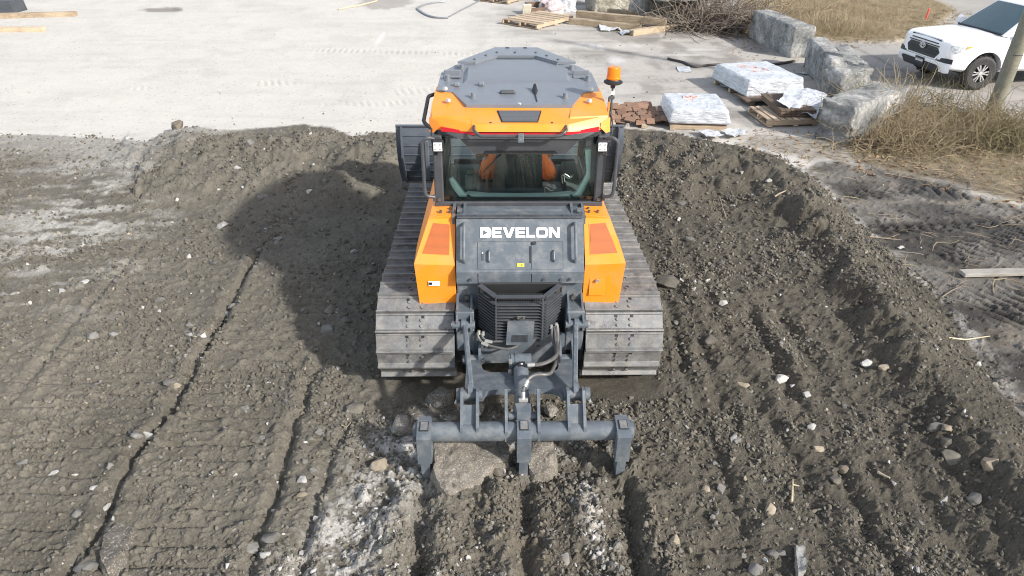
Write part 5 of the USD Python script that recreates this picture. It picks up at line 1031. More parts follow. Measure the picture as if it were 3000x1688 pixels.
# ------------------------------------------------------------------ pallets, boards, wrapped loads, wraps
M_WOODP = wood('pale_pallet_wood', (.36, .27, .18), (.52, .41, .29), (.16, .12, .085), .4)
M_WOODD = wood('dark_old_wood', (.095, .065, .045), (.18, .125, .085), (.04, .03, .025), .4)
M_WOODR = wood('reddish_wood', (.19, .105, .065), (.30, .18, .115), (.10, .06, .04), .4)
M_TIMB = wood('weathered_timber', (.26, .20, .13), (.42, .34, .24), (.12, .08, .05), .7)
def frame_of(O, X, Y):
    """a frame from three pixels on the ground: origin, along x, along y"""
    o, x, y = at(*O, z=0), at(*X, z=0), at(*Y, z=0); return o, np.linalg.norm((x-o)[:2]), np.linalg.norm((y-o)[:2]), math.atan2(*((x-o)[1::-1]))
def pallet(name, label, loc, rz, LX, LY, H, nb, mat, missing=(), bw=.7):
    """stringers along x, top boards along y"""
    o = thing(name, label, 'pallet', loc, rz)
    for y in (.04, LY/2, LY-.04): obj('stringer', MB().box((LX/2, y, H*.5), (LX, .06, H*.62), .005), mat, o)
    p = LX/nb
    for i in range(nb):
        if i in missing: continue
        obj('deck_board', MB().box((p*(i+.5), LY/2, H*.81+.012+rng.normal(0, .002)), (p*bw, LY*(1+rng.normal(0, .008)), .024), .003), mat, o)
    for i in (0, nb//2, nb-1): obj('bottom_board', MB().box((p*(i+.5), LY/2, .015), (p*bw, LY, .024), .003), mat, o)
    return o
# far pallet: front corner (1574,89), runs right to (1683,60), back-left to (1530,56)
o_, lx, ly, rz = frame_of((1574, 89), (1683, 61), (1532, 64))
pallet('wooden_pallet', 'pale wooden pallet lying in front of the white sacks at the back of the yard', (o_[0], o_[1], .01), rz, lx, ly, .17, 7, M_WOODP)
o_, lx, ly, rz = frame_of((1488, 14), (1530, 2), (1440, 2))
pallet('wooden_pallet', 'small part of a wooden pallet at the top edge left of the white sacks', (o_[0], o_[1], .01), rz, 1.5, 1.3, .16, 6, M_WOODP)
o_, lx, ly, rz = frame_of((2246, 375), (2394, 370), (2222, 333))
P3 = pallet('wooden_pallet', 'pale wooden pallet with a dark board stack on it, left of the overgrown block', (o_[0], o_[1], .01), rz, lx*1.02, ly*1.0, .15, 8, M_WOODP)
# dark boards stacked on its right half
st_ = thing('board_stack', 'stack of dark brown grooved boards on the right half of the pale pallet', 'board stack', (o_[0]+.62*lx*math.cos(rz), o_[1]+.62*lx*math.sin(rz)+.1, .17), rz-.10)
for L_ in range(3):
    for i in range(7): obj('board', MB().box((-.30+.105*i, .62+.02*L_, .02+.042*L_), (.095, 1.22, .036), .004), M_WOODD, st_)
o2 = at(2215, 322, z=0)
st2 = thing('wooden_pallet', 'dark brown boarded pallet lying behind the pale pallet, in front of the farther wrapped load', 'pallet', (o2[0]-.1, o2[1]+.2, .10), rz+.02)
for i in range(5): obj('board', MB().box((.55, .05+.125*i, .02), (1.25, .115, .035), .004), M_WOODD, st2)
for sx in (.1, 1.0): obj('batten', MB().box((sx, .3, -.045), (.08, .6, .09), .004), M_WOODD, st2)
# reddish board mat half hidden behind the roof
mt_o = at(1800, 362, z=0)
mt_ = thing('shingle_pile', 'pile of reddish brown wooden shingles left of the nearer wrapped load', 'shingle pile', (mt_o[0]-.25, mt_o[1]-.15, .0), -.22)
for r_ in range(6):
    for c_ in range(6):
        if (r_, c_) in ((5, 0), (5, 5), (0, 5), (5, 4)): continue
        obj('shingle', MB().box((.12+.20*c_+(.10 if r_ % 2 else 0), .14+.21*r_, .10+rng.uniform(-.03, .05)+.006*r_), (.185*rng.uniform(.7, 1.25), .27, .018), .003, r=(rng.uniform(-.06, .18), rng.uniform(-.16, .16), rng.uniform(-.22, .22))), M_WOODR, mt_)
for sx in (.2, .8, 1.35): obj('batten', MB().box((sx, .65, .045), (.09, 1.3, .08), .004), M_WOODP, mt_)
# timbers
M_GREYW = wood('grey_weathered_wood', (.20, .185, .16), (.32, .30, .265), (.09, .085, .075), .5)
def beam(name, label, a, b, w, h, mat, z=0.0, cat='timber'):
    a, b = at(*a, z=z), at(*b, z=z); L = np.linalg.norm(b-a); rz = math.atan2(b[1]-a[1], b[0]-a[0])
    o = thing(name, label, cat, (a[0], a[1], z), rz); obj('plank', MB().box((L/2, 0, h/2), (L, w, h), .008), mat, o); return o
beam('timber', 'long upper timber stacked in front of the tan concrete chunk', (1690, 50), (1950, 75), .22, .20, M_TIMB, .17)
beam('timber', 'long timber lying along the ground under the upper one behind the torn white wrap', (1668, 70), (1876, 88), .22, .17, M_TIMB)
beam('timber', 'thin timber behind the others, nearest the stacked wall', (1780, 44), (1925, 58), .16, .2, M_TIMB, .1)
beam('timber', 'single short timber in front of the brush, right of the torn white wrap', (1849, 105), (1970, 88), .20, .17, M_TIMB)
beam('timber', 'long weathered plank at the left edge of the yard, the farther one', (-60, 55), (226, 47), .24, .14, M_TIMB, cat='plank')
beam('timber', 'pale plank at the left edge of the yard, the nearer one', (-60, 92), (130, 92), .24, .12, M_WOODP, cat='plank')
pq = beam('plank', 'grey weathered plank lying in the grey dirt at the right edge', (2815, 806), (3060, 800), .14, .05, M_GREYW, .03, 'plank')
o = thing('black_block', 'dark block at the top left corner of the yard', 'block', at(-30, 42, z=0), -.05); obj('block', MB().hull([(0, 0, 0), (.72, .1, 0), (.72, .9, 0), (0, .9, 0), (.03, .05, .40), (.69, .13, .40), (.69, .87, .40), (.03, .87, .40)]), M_DARK, o)
# wrapped loads
def wrapmat(name, tint):
    N = {'g': ('geometry', {}), 'w': ('noise_texture', {'scale': 3.0, 'detail': 7, 'roughness': .65, 'distortion': 1.2}), 'r': ('rgb_ramp', {'ramp': [(.28, tuple(np.array(tint)*.72)), (.5, tint), (.72, (.68, .69, .71))]}), 'mp': ('mapping', {'scale': (3, 3, 22), 'rotation': (.25, .2, 0)}), 'nb': ('noise_texture', {'scale': 1.6, 'detail': 6, 'roughness': .6, 'distortion': 1.0}), 'bp': ('bump', {'distance': .05}), 'p': ('principled_bsdf', {'roughness': .28, 'specular_ior_level': .6, 'coat_weight': .3})}
    return usdkit.material(stage, LK+name, N, [('g.position', 'w.vector'), ('w.fac', 'r.fac'), ('r.color', 'p.base_color'), ('g.position', 'mp.vector'), ('mp.vector', 'nb.vector'), ('nb.fac', 'bp.height'), ('bp.normal', 'p.normal')], surface='p.BSDF')
M_WRAP = wrapmat('stretch_wrap', (.50, .52, .54)); M_WRAPP = wrapmat('pinkish_wrap', (.58, .48, .47))
M_SPRAY = paint('orange_spray', (.72, .33, .26), .6, .15, 20)
def wrapped(label, loc, rz, LX, LY, H, marks):
    o = thing('wrapped_load', label, 'wrapped load', loc, rz)
    base = .12
    m = trimesh.creation.box((LX, LY, H)).subdivide_to_size(.05); v = m.vertices.copy(); h = np.array([LX, LY, H])/2; r = .06
    c = np.clip(v, -(h-r), h-r); dd = v-c; ln = np.linalg.norm(dd, axis=1); k = ln > 1e-9; v[k] = c[k]+dd[k]/ln[k][:, None]*r
    zt = (v[:, 2]+h[2])/H; fl = 1+.10*(1-zt); v[:, 0] *= fl; v[:, 1] *= fl
    f = np.stack([v[:, 0]*2.5, v[:, 1]*2.5, v[:, 2]*14+v[:, 0]*3], -1); nrm = v/h; side = np.max(np.abs(nrm[:, :2]), axis=1) > .95
    dv_ = np.where(side, (vn(f*[1, 1, .45]+loc[0], 1.3, 5, 3)-.5)*.055, 0)[:, None]*np.sign(nrm)*(np.abs(nrm) > .9)*[1, 1, 0]; v = v+dv_
    v[:, 2] += np.where(nrm[:, 2] > .9, (vn(v+loc[1], 2.5, 6, 3)-.5)*.05, 0); v += [LX/2, LY/2, base+H/2]
    obj('wrapped_stack', trimesh.Trimesh(v, m.faces, process=False), M_WRAP, o, 40)
    for y in (.05, LY/2, LY-.05): obj('pallet_board', MB().box((LX/2, y, .05), (LX, .10, .09), .006), M_WOODP, o)
    for pts in marks: obj('spray_mark', MB().tube([(x*LX, y*LY, base+H+.006) for x, y in pts], .009, 5, 24), M_SPRAY, o)
    return o
def loop(cx, cy, a, b, t0=0.0, t1=2*PI, n=14): return [(cx+a*math.cos(t), cy+b*math.sin(t)) for t in np.linspace(t0, t1, n)]
o_, lx, ly, rz = frame_of((1956, 379), (2132, 383), (1968, 335))
wrapped('nearer load wrapped in white plastic, behind the crest of the dark soil', (o_[0]+.04, o_[1], .0), rz, lx*.95, 1.22, .28, [loop(.42, .72, .05, .05), loop(.53, .72, .05, .05, .5, 5.5), loop(.40, .5, .06, .05, 0, 4), [(.30, .62), (.33, .8)]])
o_, lx, ly, rz = frame_of((2182, 300), (2347, 290), (2155, 256))
wrapped('farther load wrapped in white plastic with orange spray marks, near the concrete blocks', (o_[0]+.02, o_[1], .0), rz, lx*.96, 1.58, .36, [loop(.36, .72, .045, .05), loop(.48, .62, .055, .055), loop(.42, .44, .05, .05, 1, 5), [(.58, .46), (.62, .58), (.64, .42)], [(.28, .78), (.36, .80)]])
def sheet(label, cx, cy, sx, sy, rz, seed, amp=.10, mat=None, z=.0, name='plastic_scrap', cat='plastic scrap', tilt=(0, 0), nx=26):
    g = np.linspace(-1, 1, nx); X, Y = np.meshgrid(g, g); th = np.arctan2(Y, X); rr = np.hypot(X, Y)
    edge = 1-.28*(meshkit.noise(np.stack([np.cos(th)*1.7+seed, np.sin(th)*1.7, th*0], -1), seed))
    X2, Y2 = X*sx/2*edge, Y*sy/2*edge; p = np.stack([X2*5+seed*3, Y2*5, X*0], -1)
    Zz = np.abs(meshkit.fbm(p*.5, 3, seed)-.5)*amp*2.0+np.abs(meshkit.fbm(p*1.2, 2, seed+2)-.5)*amp*.5+tilt[0]*X+tilt[1]*Y; Zz -= Zz.min(); V = np.column_stack([X2.ravel(), Y2.ravel(), Zz.ravel()+.012]); n = nx
    i = np.arange(n*n).reshape(n, n); a, b, c, d_ = i[:-1, :-1].ravel(), i[:-1, 1:].ravel(), i[1:, 1:].ravel(), i[1:, :-1].ravel(); F = np.vstack([np.column_stack([a, b, c]), np.column_stack([a, c, d_])])
    V2 = V-[0, 0, .008]; nn = len(V); bd = np.r_[i[0], i[1:, -1], i[-1, :-1][::-1], i[1:-1, 0][::-1]]; F2 = F[:, ::-1]+nn; S_ = [t for p_, q_ in zip(bd, np.roll(bd, -1)) for t in ((q_, p_, p_+nn), (q_, p_+nn, q_+nn))]
    o = thing(name, label, cat, (cx, cy, z), rz); obj('sheet', trimesh.Trimesh(np.vstack([V, V2]), np.vstack([F, F2, S_]), process=False), mat or M_WRAP, o, 50); return o
def psheet(label, u, v, su, sv, rz, seed, **k):
    z = k.pop('z', 0.0); p = at(u, v, z=z); zc = math.hypot(4.5, p[1]); return sheet(label, p[0], p[1], su*zc/2103, sv*zc/2103/ (4.5/zc), rz, seed, z=z+float(0), **k)
psheet('white plastic scrap on the crest just in front of the nearer wrapped load', 2078, 394, 62, 22, .2, 1, amp=.07, z=.05)
psheet('crumpled white plastic right of that scrap, below the pale pallet', 2150, 392, 75, 20, .3, 2, amp=.10, z=.05)
psheet('torn white wrap draped in front of the long timbers', 1783, 82, 60, 22, .0, 3, amp=.14)
psheet('small crumpled white wrap with a dark side, right of the torn wrap', 1831, 101, 32, 11, .1, 4, amp=.2)
psheet('loose grey plastic flap at the left side of the farther wrapped load', 2130, 252, 56, 24, .1, 5, amp=.16)
psheet('white plastic sheet slumping off the dark board stack', 2345, 318, 120, 56, -.55, 6, amp=.16, z=.16, tilt=(-.10, .06), mat=M_WRAP)
psheet('flat piece of white paper on the yard near the bent steel bar', 2004, 204, 42, 17, -.1, 7, amp=.03)
psheet('small white scrap by the foot of the dark stained block', 2441, 277, 26, 14, 0, 8, amp=.1)
psheet('small white scrap on the ground left of the dark stained block', 2353, 216, 22, 8, .3, 9, amp=.05)
psheet('white scrap on the straw grass at the top edge', 2642, 6, 22, 7, 0, 10, amp=.05)
for k, (u, v, su, sv, mt, lb) in enumerate([(1618, 30, 74, 42, M_WRAPP, 'pinkish white sack slumped behind the far pallet'), (1655, 22, 66, 40, M_WRAP, 'big white sack at the top edge behind the far pallet'), (1600, 10, 60, 30, M_WRAP, 'white sack at the top edge left of the big one'), (1560, 43, 40, 10, M_WRAP, 'flat white wrap beside the left corner of the far pallet')]):
    p = at(u, v+sv*.35, z=0); zc = math.hypot(4.5, p[1]); m = trimesh.creation.icosphere(4, 1.0); vv = m.vertices*np.array([su, su*.8, sv*1.5])*.5*zc/2103; vv *= (1+(vn(m.vertices+k*3, 1.6, k, 3)-.5)*.7)[:, None]; vv *= (1+(vn(m.vertices+k*3, 5, k+5, 3)-.5)*.22)[:, None]; vv[:, 2] = np.maximum(vv[:, 2], -.12)+.12
    o = thing('sack', lb, 'sack', (p[0], p[1]+.3, 0)); obj('sack_body', trimesh.Trimesh(vv, m.faces, process=False), mt, o, 50)
o = thing('carton', 'open brown box behind the left corner of the far pallet', 'box', at(1567, 42, z=0), .3); q = MB(); q.box((0, .3, .18), (.5, .03, .36)); q.box((-.25, 0, .18), (.03, .6, .36)); q.box((.25, 0, .18), (.03, .6, .36)); q.box((0, -.3, .13), (.5, .03, .26)); q.box((0, 0, .015), (.5, .6, .03)); obj('box_body', q, M_WOODD, o)
M_CREAM = paint('cream_board', (.55, .52, .42), .7, .08, 6)
o = thing('board_offcut', 'cream board standing on edge left of the far pallet', 'board', at(1543, 52, z=0), .1); obj('board', MB().box((0, 0, .22), (.28, .08, .46), .01, r=(.35, 0, 0)), M_CREAM, o)
# bent steel bars, tube frame, branches
def rod(name, label, cat, px, r, mat, zs=None, k=40, seg=6):
    P = [at(u, v, z=.03+(0 if zs is None else zs[i])) for i, (u, v) in enumerate(px)]; P = [p*1.0 for p in P]
    for p in P: p[2] += float(ground(p[0], p[1]))
    o = thing(name, label, cat, P[0]); obj('bar', MB().tube([p-P[0] for p in P], r, seg, k), mat, o); return o
M_RUST = paint('dark_rusty_steel', (.045, .036, .032), .7, .25, 12); M_GALV = paint('dull_galvanised', (.25, .26, .27), .45, .15, 12, metal=.4); M_TWIG = wood('twig_bark', (.20, .155, .11), (.36, .29, .21), (.1, .08, .06), .3); M_STRAW = wood('pale_stalk', (.40, .33, .22), (.56, .48, .34), (.2, .15, .1), .3)
rod('steel_bar', 'long bent dark steel bar on the yard behind the farther wrapped load', 'steel bar', [(1957, 171), (1970, 175), (2001, 182), (2034, 195), (2074, 191), (2127, 190), (2167, 196)], .03, M_RUST)
rod('steel_bar', 'shorter dark steel bar lying between the bent bar and the concrete blocks', 'steel bar', [(2212, 196), (2260, 190), (2328, 179)], .035, M_RUST)
rod('tube_frame', 'bent grey steel tube frame lying at the top of the yard', 'tube frame', [(1304, 4), (1230, 19), (1224, 24), (1232, 33), (1298, 53), (1312, 53)], .035, M_GALV, k=60)
rod('steel_rod', 'thin straight steel rod beside the bent tube frame', 'steel rod', [(1316, 49), (1360, 25), (1409, 0)], .022, M_GALV)
rod('branch', 'pale dead branch on the yard at the top, left of the tube frame', 'branch', [(991, 28), (1040, 18), (1085, 8), (1104, 2)], .025, M_STRAW)
# ------------------------------------------------------------------ stones
def rock_mesh(seed, flat=.65, n=16, sub=True):
    r = np.random.default_rng(seed); p = r.normal(size=(n, 3)); p /= np.linalg.norm(p, axis=1)[:, None]; p *= r.uniform(.72, 1.0, (n, 1)); p *= [1, r.uniform(.62, .95), flat]
    m = trimesh.convex.convex_hull(p)
    if sub:
        m = m.subdivide().subdivide(); v = m.vertices; nz = (vn(v+seed*1.7, 2.6, seed, 3)-.5)*.26+(vn(v+seed, 9, seed+3, 2)-.5)*.12
        v = v*(1+nz)[:, None]; m = trimesh.Trimesh(v, m.faces, process=False); trimesh.smoothing.filter_laplacian(m, lamb=.2, iterations=1)
    return m
RK = {'earth': rockmat('earth_crumb', [(.086, .077, .06), (.124, .112, .088), (.158, .144, .115)]), 'brown': rockmat('brown_stone', [(.088, .079, .064), (.132, .12, .098), (.178, .163, .135)]), 'grey': rockmat('grey_stone', [(.105, .10, .09), (.158, .151, .138), (.225, .216, .20)]),
      'pale': rockmat('pale_stone', [(.24, .235, .22), (.37, .36, .335), (.50, .49, .46)]), 'tan': rockmat('tan_stone', [(.15, .125, .09), (.235, .20, .15), (.32, .28, .22)]),
      'slab': rockmat('old_concrete_slab', [(.105, .093, .075), (.165, .148, .122), (.235, .215, .182)], .016, 9, (.34, .32, .29)), 'crust': rockmat('crushed_crust', [(.10, .09, .075), (.17, .155, .13), (.36, .345, .31)], .012, 14, (.48, .46, .43))}
def px2m(p, s): return s*np.linalg.norm(p-CAM_POS)/2103
def stone(u, v, su, mat, label, cat='stone', seed=0, asp=.8, rz=0.0, flat=.55, sink=.35, name='stone', tilt=(0, 0), lift=0.0, hgt=None):
    p = at(u, v, z=.03); a = px2m(p, su)/2; g = float(ground(p[0], p[1])); p = at(u, v, z=g+.03)
    g = float(ground(p[0], p[1])); m = rock_mesh(100+seed, 1.0, 18); v_ = m.vertices*np.array([a, a*asp, (hgt if hgt else a*flat)])/np.abs(m.vertices).max(0)
    o = thing(name, label, cat, (p[0], p[1], g+(hgt if hgt else a*flat)*(1-2*sink)+lift), rz, rx=tilt[0], ry=tilt[1])
    obj('stone_body', trimesh.Trimesh(v_, m.faces, process=False), RK[mat], o, 32); return o
NAMED = [
 (525, 384, 36, 'tan', 'tan boulder sitting on the pale yard at the far edge of the soil', .9, 0, .85), (650, 660, 36, 'pale', 'white grey stone on the sunlit side of the tip of the cab shadow', .8, .3, .6), (762, 542, 36, 'grey', 'flat grey stone just outside the upper edge of the cab shadow', .7, .2, .4),
 (735, 443, 28, 'grey', 'grey angular stone highest on the left soil crest', .8, .5, .7), (904, 540, 26, 'pale', 'white striped stone inside the upper part of the cab shadow', .6, 1.2, .5), (552, 745, 18, 'pale', 'round white pebble stone left of the dark shadow, above the crack', .9, 0, .7), (240, 822, 32, 'pale', 'flat white shard in the left soil beside the scraped corner', .7, .9, .2),
 (176, 850, 28, 'pale', 'chalky flat stone below the white shard in the left soil', .7, .1, .4), (40, 852, 24, 'pale', 'thin white chip at the left edge of the soil', .4, .6, .3), (136, 723, 18, 'pale', 'small white rock lowest in the scraped left corner', .7, .2, .7), (270, 981, 34, 'grey', 'rounded grey stone in the left soil, left of a white one', .9, .1, .6), (332, 974, 26, 'pale', 'rounded white stone right beside the grey one in the left soil', .8, .1, .6), (555, 977, 24, 'pale', 'white stone left of the middle of the long crack', .8, .2, .6),
 (967, 908, 52, 'brown', 'dark upright slab stone deep in the shadow beside the left track', .55, 1.3, .4), (962, 962, 46, 'grey', 'dark round boulder in the shadow below the slab stone by the left track', .9, .3, .6), (1040, 733, 34, 'pale', 'pale elongated stone in the shadow beside the middle of the left track', .35, .6, .4),
 (435, 1281, 34, 'pale', 'bright white angular stone lying in the long crack', .75, -.2, .7), (407, 1298, 34, 'grey', 'grey stone touching the bright white one in the crack', .7, .3, .6), (516, 1133, 28, 'tan', 'tan stone in the long crack, uphill of the white one', .8, -.3, .6), (497, 1118, 36, 'grey', 'grey flat stone beside the tan one in the crack', .6, .2, .4), (600, 1010, 36, 'brown', 'brown cobble in the upper long crack', .8, .4, .6), (680, 890, 30, 'grey', 'grey cobble high up in the long crack', .7, .6, .6),
 (155, 1380, 28, 'pale', 'white elongated stone in the cleat prints at the lower left', .5, .6, .4), (58, 1352, 30, 'grey', 'grey flat stone in the cleat prints near the left edge', .7, .1, .4), (220, 1390, 20, 'pale', 'small white wedge right of the white elongated stone at the lower left', .4, .1, .4), (272, 1424, 22, 'pale', 'white pebble left of the slab, uphill in the cleat prints', .8, 1.0, .5), (222, 1500, 26, 'grey', 'round grey pebble uphill left of the long slab', .9, 0, .7),
 (248, 1650, 62, 'grey', 'broad grey stone touching the lower left side of the long slab', .75, .3, .35), (262, 1600, 26, 'grey', 'round stone between the crack and the long slab', .9, .2, .7),
 (885, 1402, 34, 'pale', 'pinkish white square stone right of the middle crack', .8, 1.4, .5), (915, 1369, 28, 'grey', 'grey stone above the pinkish white square one', .8, .2, .6), (880, 1448, 38, 'tan', 'tan flat stone below the pinkish white square one', .6, .4, .4), (790, 1575, 48, 'grey', 'rounded grey stone topping the cluster at the bottom left of the furrows', .85, .3, .6), (738, 1604, 46, 'grey', 'broad grey stone on the left of the cluster at the bottom', .85, -.2, .5), (776, 1618, 30, 'pale', 'pale stone nearest in the cluster at the bottom', .8, .4, .6), (882, 1614, 22, 'pale', 'white pebble right of the cluster at the bottom', .9, 0, .8), (925, 1515, 24, 'pale', 'round white pebble on the slope left of the white crust', .9, 0, .8), (910, 1280, 36, 'brown', 'brown stone in the small heap left of the ripper', .8, .4, .7), (935, 1262, 28, 'grey', 'grey stone in the small heap left of the ripper', .8, .1, .7), (1040, 1190, 52, 'brown', 'brown rounded boulder behind the left track, left of the ripper', .95, .2, .5),
 (1954, 826, 70, 'brown', 'large flat brown stone beside the middle of the right track', .85, .5, .4), (2022, 698, 30, 'grey', 'round pale grey stone on the right soil above the large flat one', .9, 0, .4), (2000, 566, 32, 'grey', 'grey stone high on the right soil slope', .7, .2, .5), (1990, 640, 24, 'pale', 'pale leaning stone left of the round grey one on the right soil', .6, 1.2, .6), (2120, 885, 34, 'pale', 'white topped rock in the middle of the right soil', .7, .5, .7), (2075, 815, 20, 'pale', 'small bright white stone between the right track and the white topped rock', .7, .2, .7), (2080, 995, 46, 'brown', 'dark boulder right of the rear of the right track', .8, .4, .6),
 (2180, 1122, 44, 'tan', 'tan flat stone right of the rear track shoes', .55, -.2, .4), (2288, 1106, 48, 'pale', 'white and dark split rock upper right of the ripper', .6, .3, .6), (2364, 1150, 24, 'pale', 'small white rock right of the split one', .8, .2, .6), (2152, 1282, 28, 'pale', 'pale rounded stone right of the ripper beam', .9, .2, .7), (2158, 1285, 30, 'grey', 'grey stone behind the pale rounded one right of the ripper beam', .8, .6, .5), (2378, 1248, 30, 'pale', 'white capped stone in the right ruts', .7, .5, .6), (2398, 1310, 32, 'tan', 'tan rounded stone in the right ruts below the white capped one', .7, .1, .5), (2192, 1305, 26, 'grey', 'grey upright stone with white side in the right ruts', .5, 1.4, .6),
 (2112, 1425, 46, 'grey', 'pointed grey stone standing in a rut right of the right shank', .6, 1.2, .7), (2070, 1425, 26, 'tan', 'small tan stone left of the pointed grey one', .9, .2, .7), (2256, 1487, 38, 'tan', 'rounded pinkish stone in the middle of the lower right ruts', .9, .4, .7), (1972, 1582, 50, 'tan', 'knobbly tan stone with white flecks at the bottom right of the furrows', .8, .8, .6), (2265, 1620, 36, 'grey', 'egg shaped grey stone at the bottom, left of a twin', .7, -.6, .7), (2288, 1618, 36, 'grey', 'egg shaped grey stone at the bottom, touching the white brick', .7, -.6, .7), (2213, 1664, 44, 'grey', 'squared pale grey stone at the bottom edge in the right ruts', .9, -.2, .6), (2470, 1376, 32, 'tan', 'tan stone pair, the upper one, far into the right ruts', .9, .5, .7), (2450, 1402, 34, 'brown', 'brown stone pair, the lower one, far into the right ruts', .9, .1, .7),
 (2800, 1310, 58, 'brown', 'big rounded boulder at the foot of the right windrow', .9, .4, .5), (2750, 1224, 44, 'grey', 'greenish grey stone at the foot of the windrow, above the big boulder', .7, .1, .6), (2792, 1220, 36, 'tan', 'tan stone right of the greenish grey one', .7, -.1, .6), (2905, 1346, 44, 'tan', 'squared tan stone low on the windrow near the right edge', .95, .3, .9), (2780, 1280, 36, 'brown', 'brown stone between the boulder and the greenish grey one', .8, .3, .6), (2870, 1430, 46, 'grey', 'dark split stone near the right edge below the squared one', .8, .3, .6), (2540, 1060, 34, 'pale', 'pale stone in the shade of the windrow', .8, .2, .7), (2590, 1075, 34, 'tan', 'tan stone in the shade of the windrow beside a pale one', .7, .2, .6), (2350, 510, 22, 'pale', 'white lump at the toe of the right soil pile', .7, .2, .5), (2255, 516, 20, 'pale', 'small white stone on top of the right soil pile', .7, .4, .6), (2440, 582, 26, 'pale', 'white stone outside the windrow on the grey dirt', .6, .1, .4), (2640, 722, 22, 'pale', 'white stone at the outer toe of the windrow', .6, .2, .5), (2868, 1062, 26, 'pale', 'white wedge stone on the outer side of the windrow', .6, .7, .5)]
for i, (u, v, su, mt, lb, asp, rz, fl) in enumerate(NAMED): stone(u, v, su, mt, lb, 'stone', i, asp, rz, fl, .36)
# the larger slabs, with their own outlines
def slab(outline, z0, th, mat, label, seed, tilt=(0, 0), name='concrete_slab', cat='slab'):
    P = np.array([at(u, v, z=z0)[:2] for u, v in outline]); c = P.mean(0); g = float(ground(c[0], c[1])); P = np.array([at(u, v, z=g+z0)[:2] for u, v in outline]); c = P.mean(0); Q = Polygon(P-c)
    m = trimesh.creation.extrude_polygon(Q, th, engine='earcut').subdivide_to_size(.035); v = m.vertices.copy(); top = v[:, 2]/th
    sc = 1+.13*(1-top); v[:, 0] *= sc; v[:, 1] *= sc; v[:, 2] -= th
    v += (np.stack([vn(v+seed, 9, seed+k, 3) for k in range(3)], -1)-.5)*[.06, .06, .06]; v[:, 2] += (vn(v*[1, 1, 0]+seed, 3.2, seed+8, 4)-.5)*.09+(vn(v*[1, 1, 0]+seed, 14, seed+9, 3)-.5)*.035
    o = thing(name, label, cat, (c[0], c[1], g+z0), rx=tilt[0], ry=tilt[1]); obj('slab_body', trimesh.Trimesh(v, m.faces, process=True), RK[mat], o, 35); return o
slab([(1275, 1310), (1330, 1292), (1440, 1296), (1492, 1318), (1486, 1345), (1440, 1360), (1402, 1396), (1352, 1422), (1318, 1440), (1290, 1425), (1272, 1375)], .13, .16, 'slab', 'large broken concrete slab turned up under the ripper between the left and middle shanks', 3, (.10, .05))
slab([(1560, 1300), (1612, 1292), (1626, 1330), (1630, 1362), (1596, 1378), (1562, 1386), (1545, 1368), (1552, 1330)], .10, .14, 'slab', 'smaller brown slab turned up right of the middle shank', 4, (.12, -.05))
stone(1112, 1358, 62, 'tan', 'tan chunk at the left end of the white crust by the ripper', 'chunk', 411, .75, .5, .5, .25, name='concrete_chunk')
stone(1470, 1330, 50, 'crust', 'dark and white speckled chunk against the right corner of the large slab', 'chunk', 412, .8, .2, .8, .1, name='concrete_chunk', lift=.06)
slab([(335, 1530), (372, 1532), (388, 1550), (368, 1604), (345, 1648), (318, 1670), (298, 1655), (290, 1620), (302, 1568)], .06, .12, 'slab', 'long grey slab lying beside the crack at the lower left', 7)
slab([(2330, 1592), (2352, 1592), (2358, 1640), (2356, 1672), (2340, 1678), (2332, 1640)], .07, .10, 'pale', 'white topped brick standing out of the rut at the bottom right', 8, name='broken_brick', cat='brick')
for i, (u, v, s_, lb) in enumerate([(1290, 1172, 85, 'crumbly crust lump highest behind the left shank, under the beam'), (1395, 1205, 60, 'crumbly crust lump seen through the ripper frame on the left'), (1612, 1205, 52, 'crumbly crust lump seen through the ripper frame on the right'), (1180, 1255, 80, 'crumbly crust lump left of the left end of the ripper beam'), (1455, 1385, 44, 'brown earth clod left of the middle shank'), (1385, 1086, 40, 'brown clod behind the ripper frame under the machine')]):
    stone(u, v, s_, 'crust' if i < 4 else 'brown', lb, 'clod', 300+i, .8, .3*i, .75, .22, name='crust_lump')
# countable smaller stones: one kind each, copied
PROTO = {}
for kd, n in (('brown', 4), ('grey', 3), ('pale', 3)):
    for k in range(n):
        c = UsdGeom.Xform.Define(stage, f'/World/Looks/stone_kinds/{kd}_{k}') if False else None
        PROTO[kd, k] = rock_mesh(500+k+{'brown': 0, 'grey': 20, 'pale': 40}[kd], .7, 15, True)
def zone_of(x, y):
    if abs(x+3.36) < .36: return 'in the upper half of the long crack' if y > 6 else ('in the middle of the long crack' if y > 4.6 else 'low in the long crack, near the long slab')
    if x < -3.36: return 'by the scraped pale corner of the left soil' if y > 8.5 else ('in the soil left of the upper long crack' if y > 6 else 'among the cleat prints left of the lower long crack')
    if x < -1.25: return 'on the left crest beside the blade' if y > 10.6 else ('in the shadow of the cab' if y > 7.2 else ('between the long crack and the rear of the left track' if y > 5.2 else 'in the second crack left of the furrows'))
    if x < 1.25 and y < 5.4: return 'in the ripped furrows'
    if y > 10: return 'on the right soil crest'
    if x > 3.6: return 'at the inner foot of the right windrow'
    return 'in the loose soil beside the right track' if y > 6.2 else 'in the right ruts'
first = {}
def soil_at(x, y): return inside(np.array([x]), np.array([y]), SOIL)[0] > .15
pts = []
rs = np.random.default_rng(5)
cr_x = lambda y: -3.36+(meshkit.fbm(np.array([[21.0, y*1.3, 21*3.7]]), 4, 21)[0]-.5)*.22
def clear(x, y): return not (abs(x) < 1.50 and y > 5.35 and y < 10.4) and not (abs(x) < .98 and 4.25 < y < 5.3)
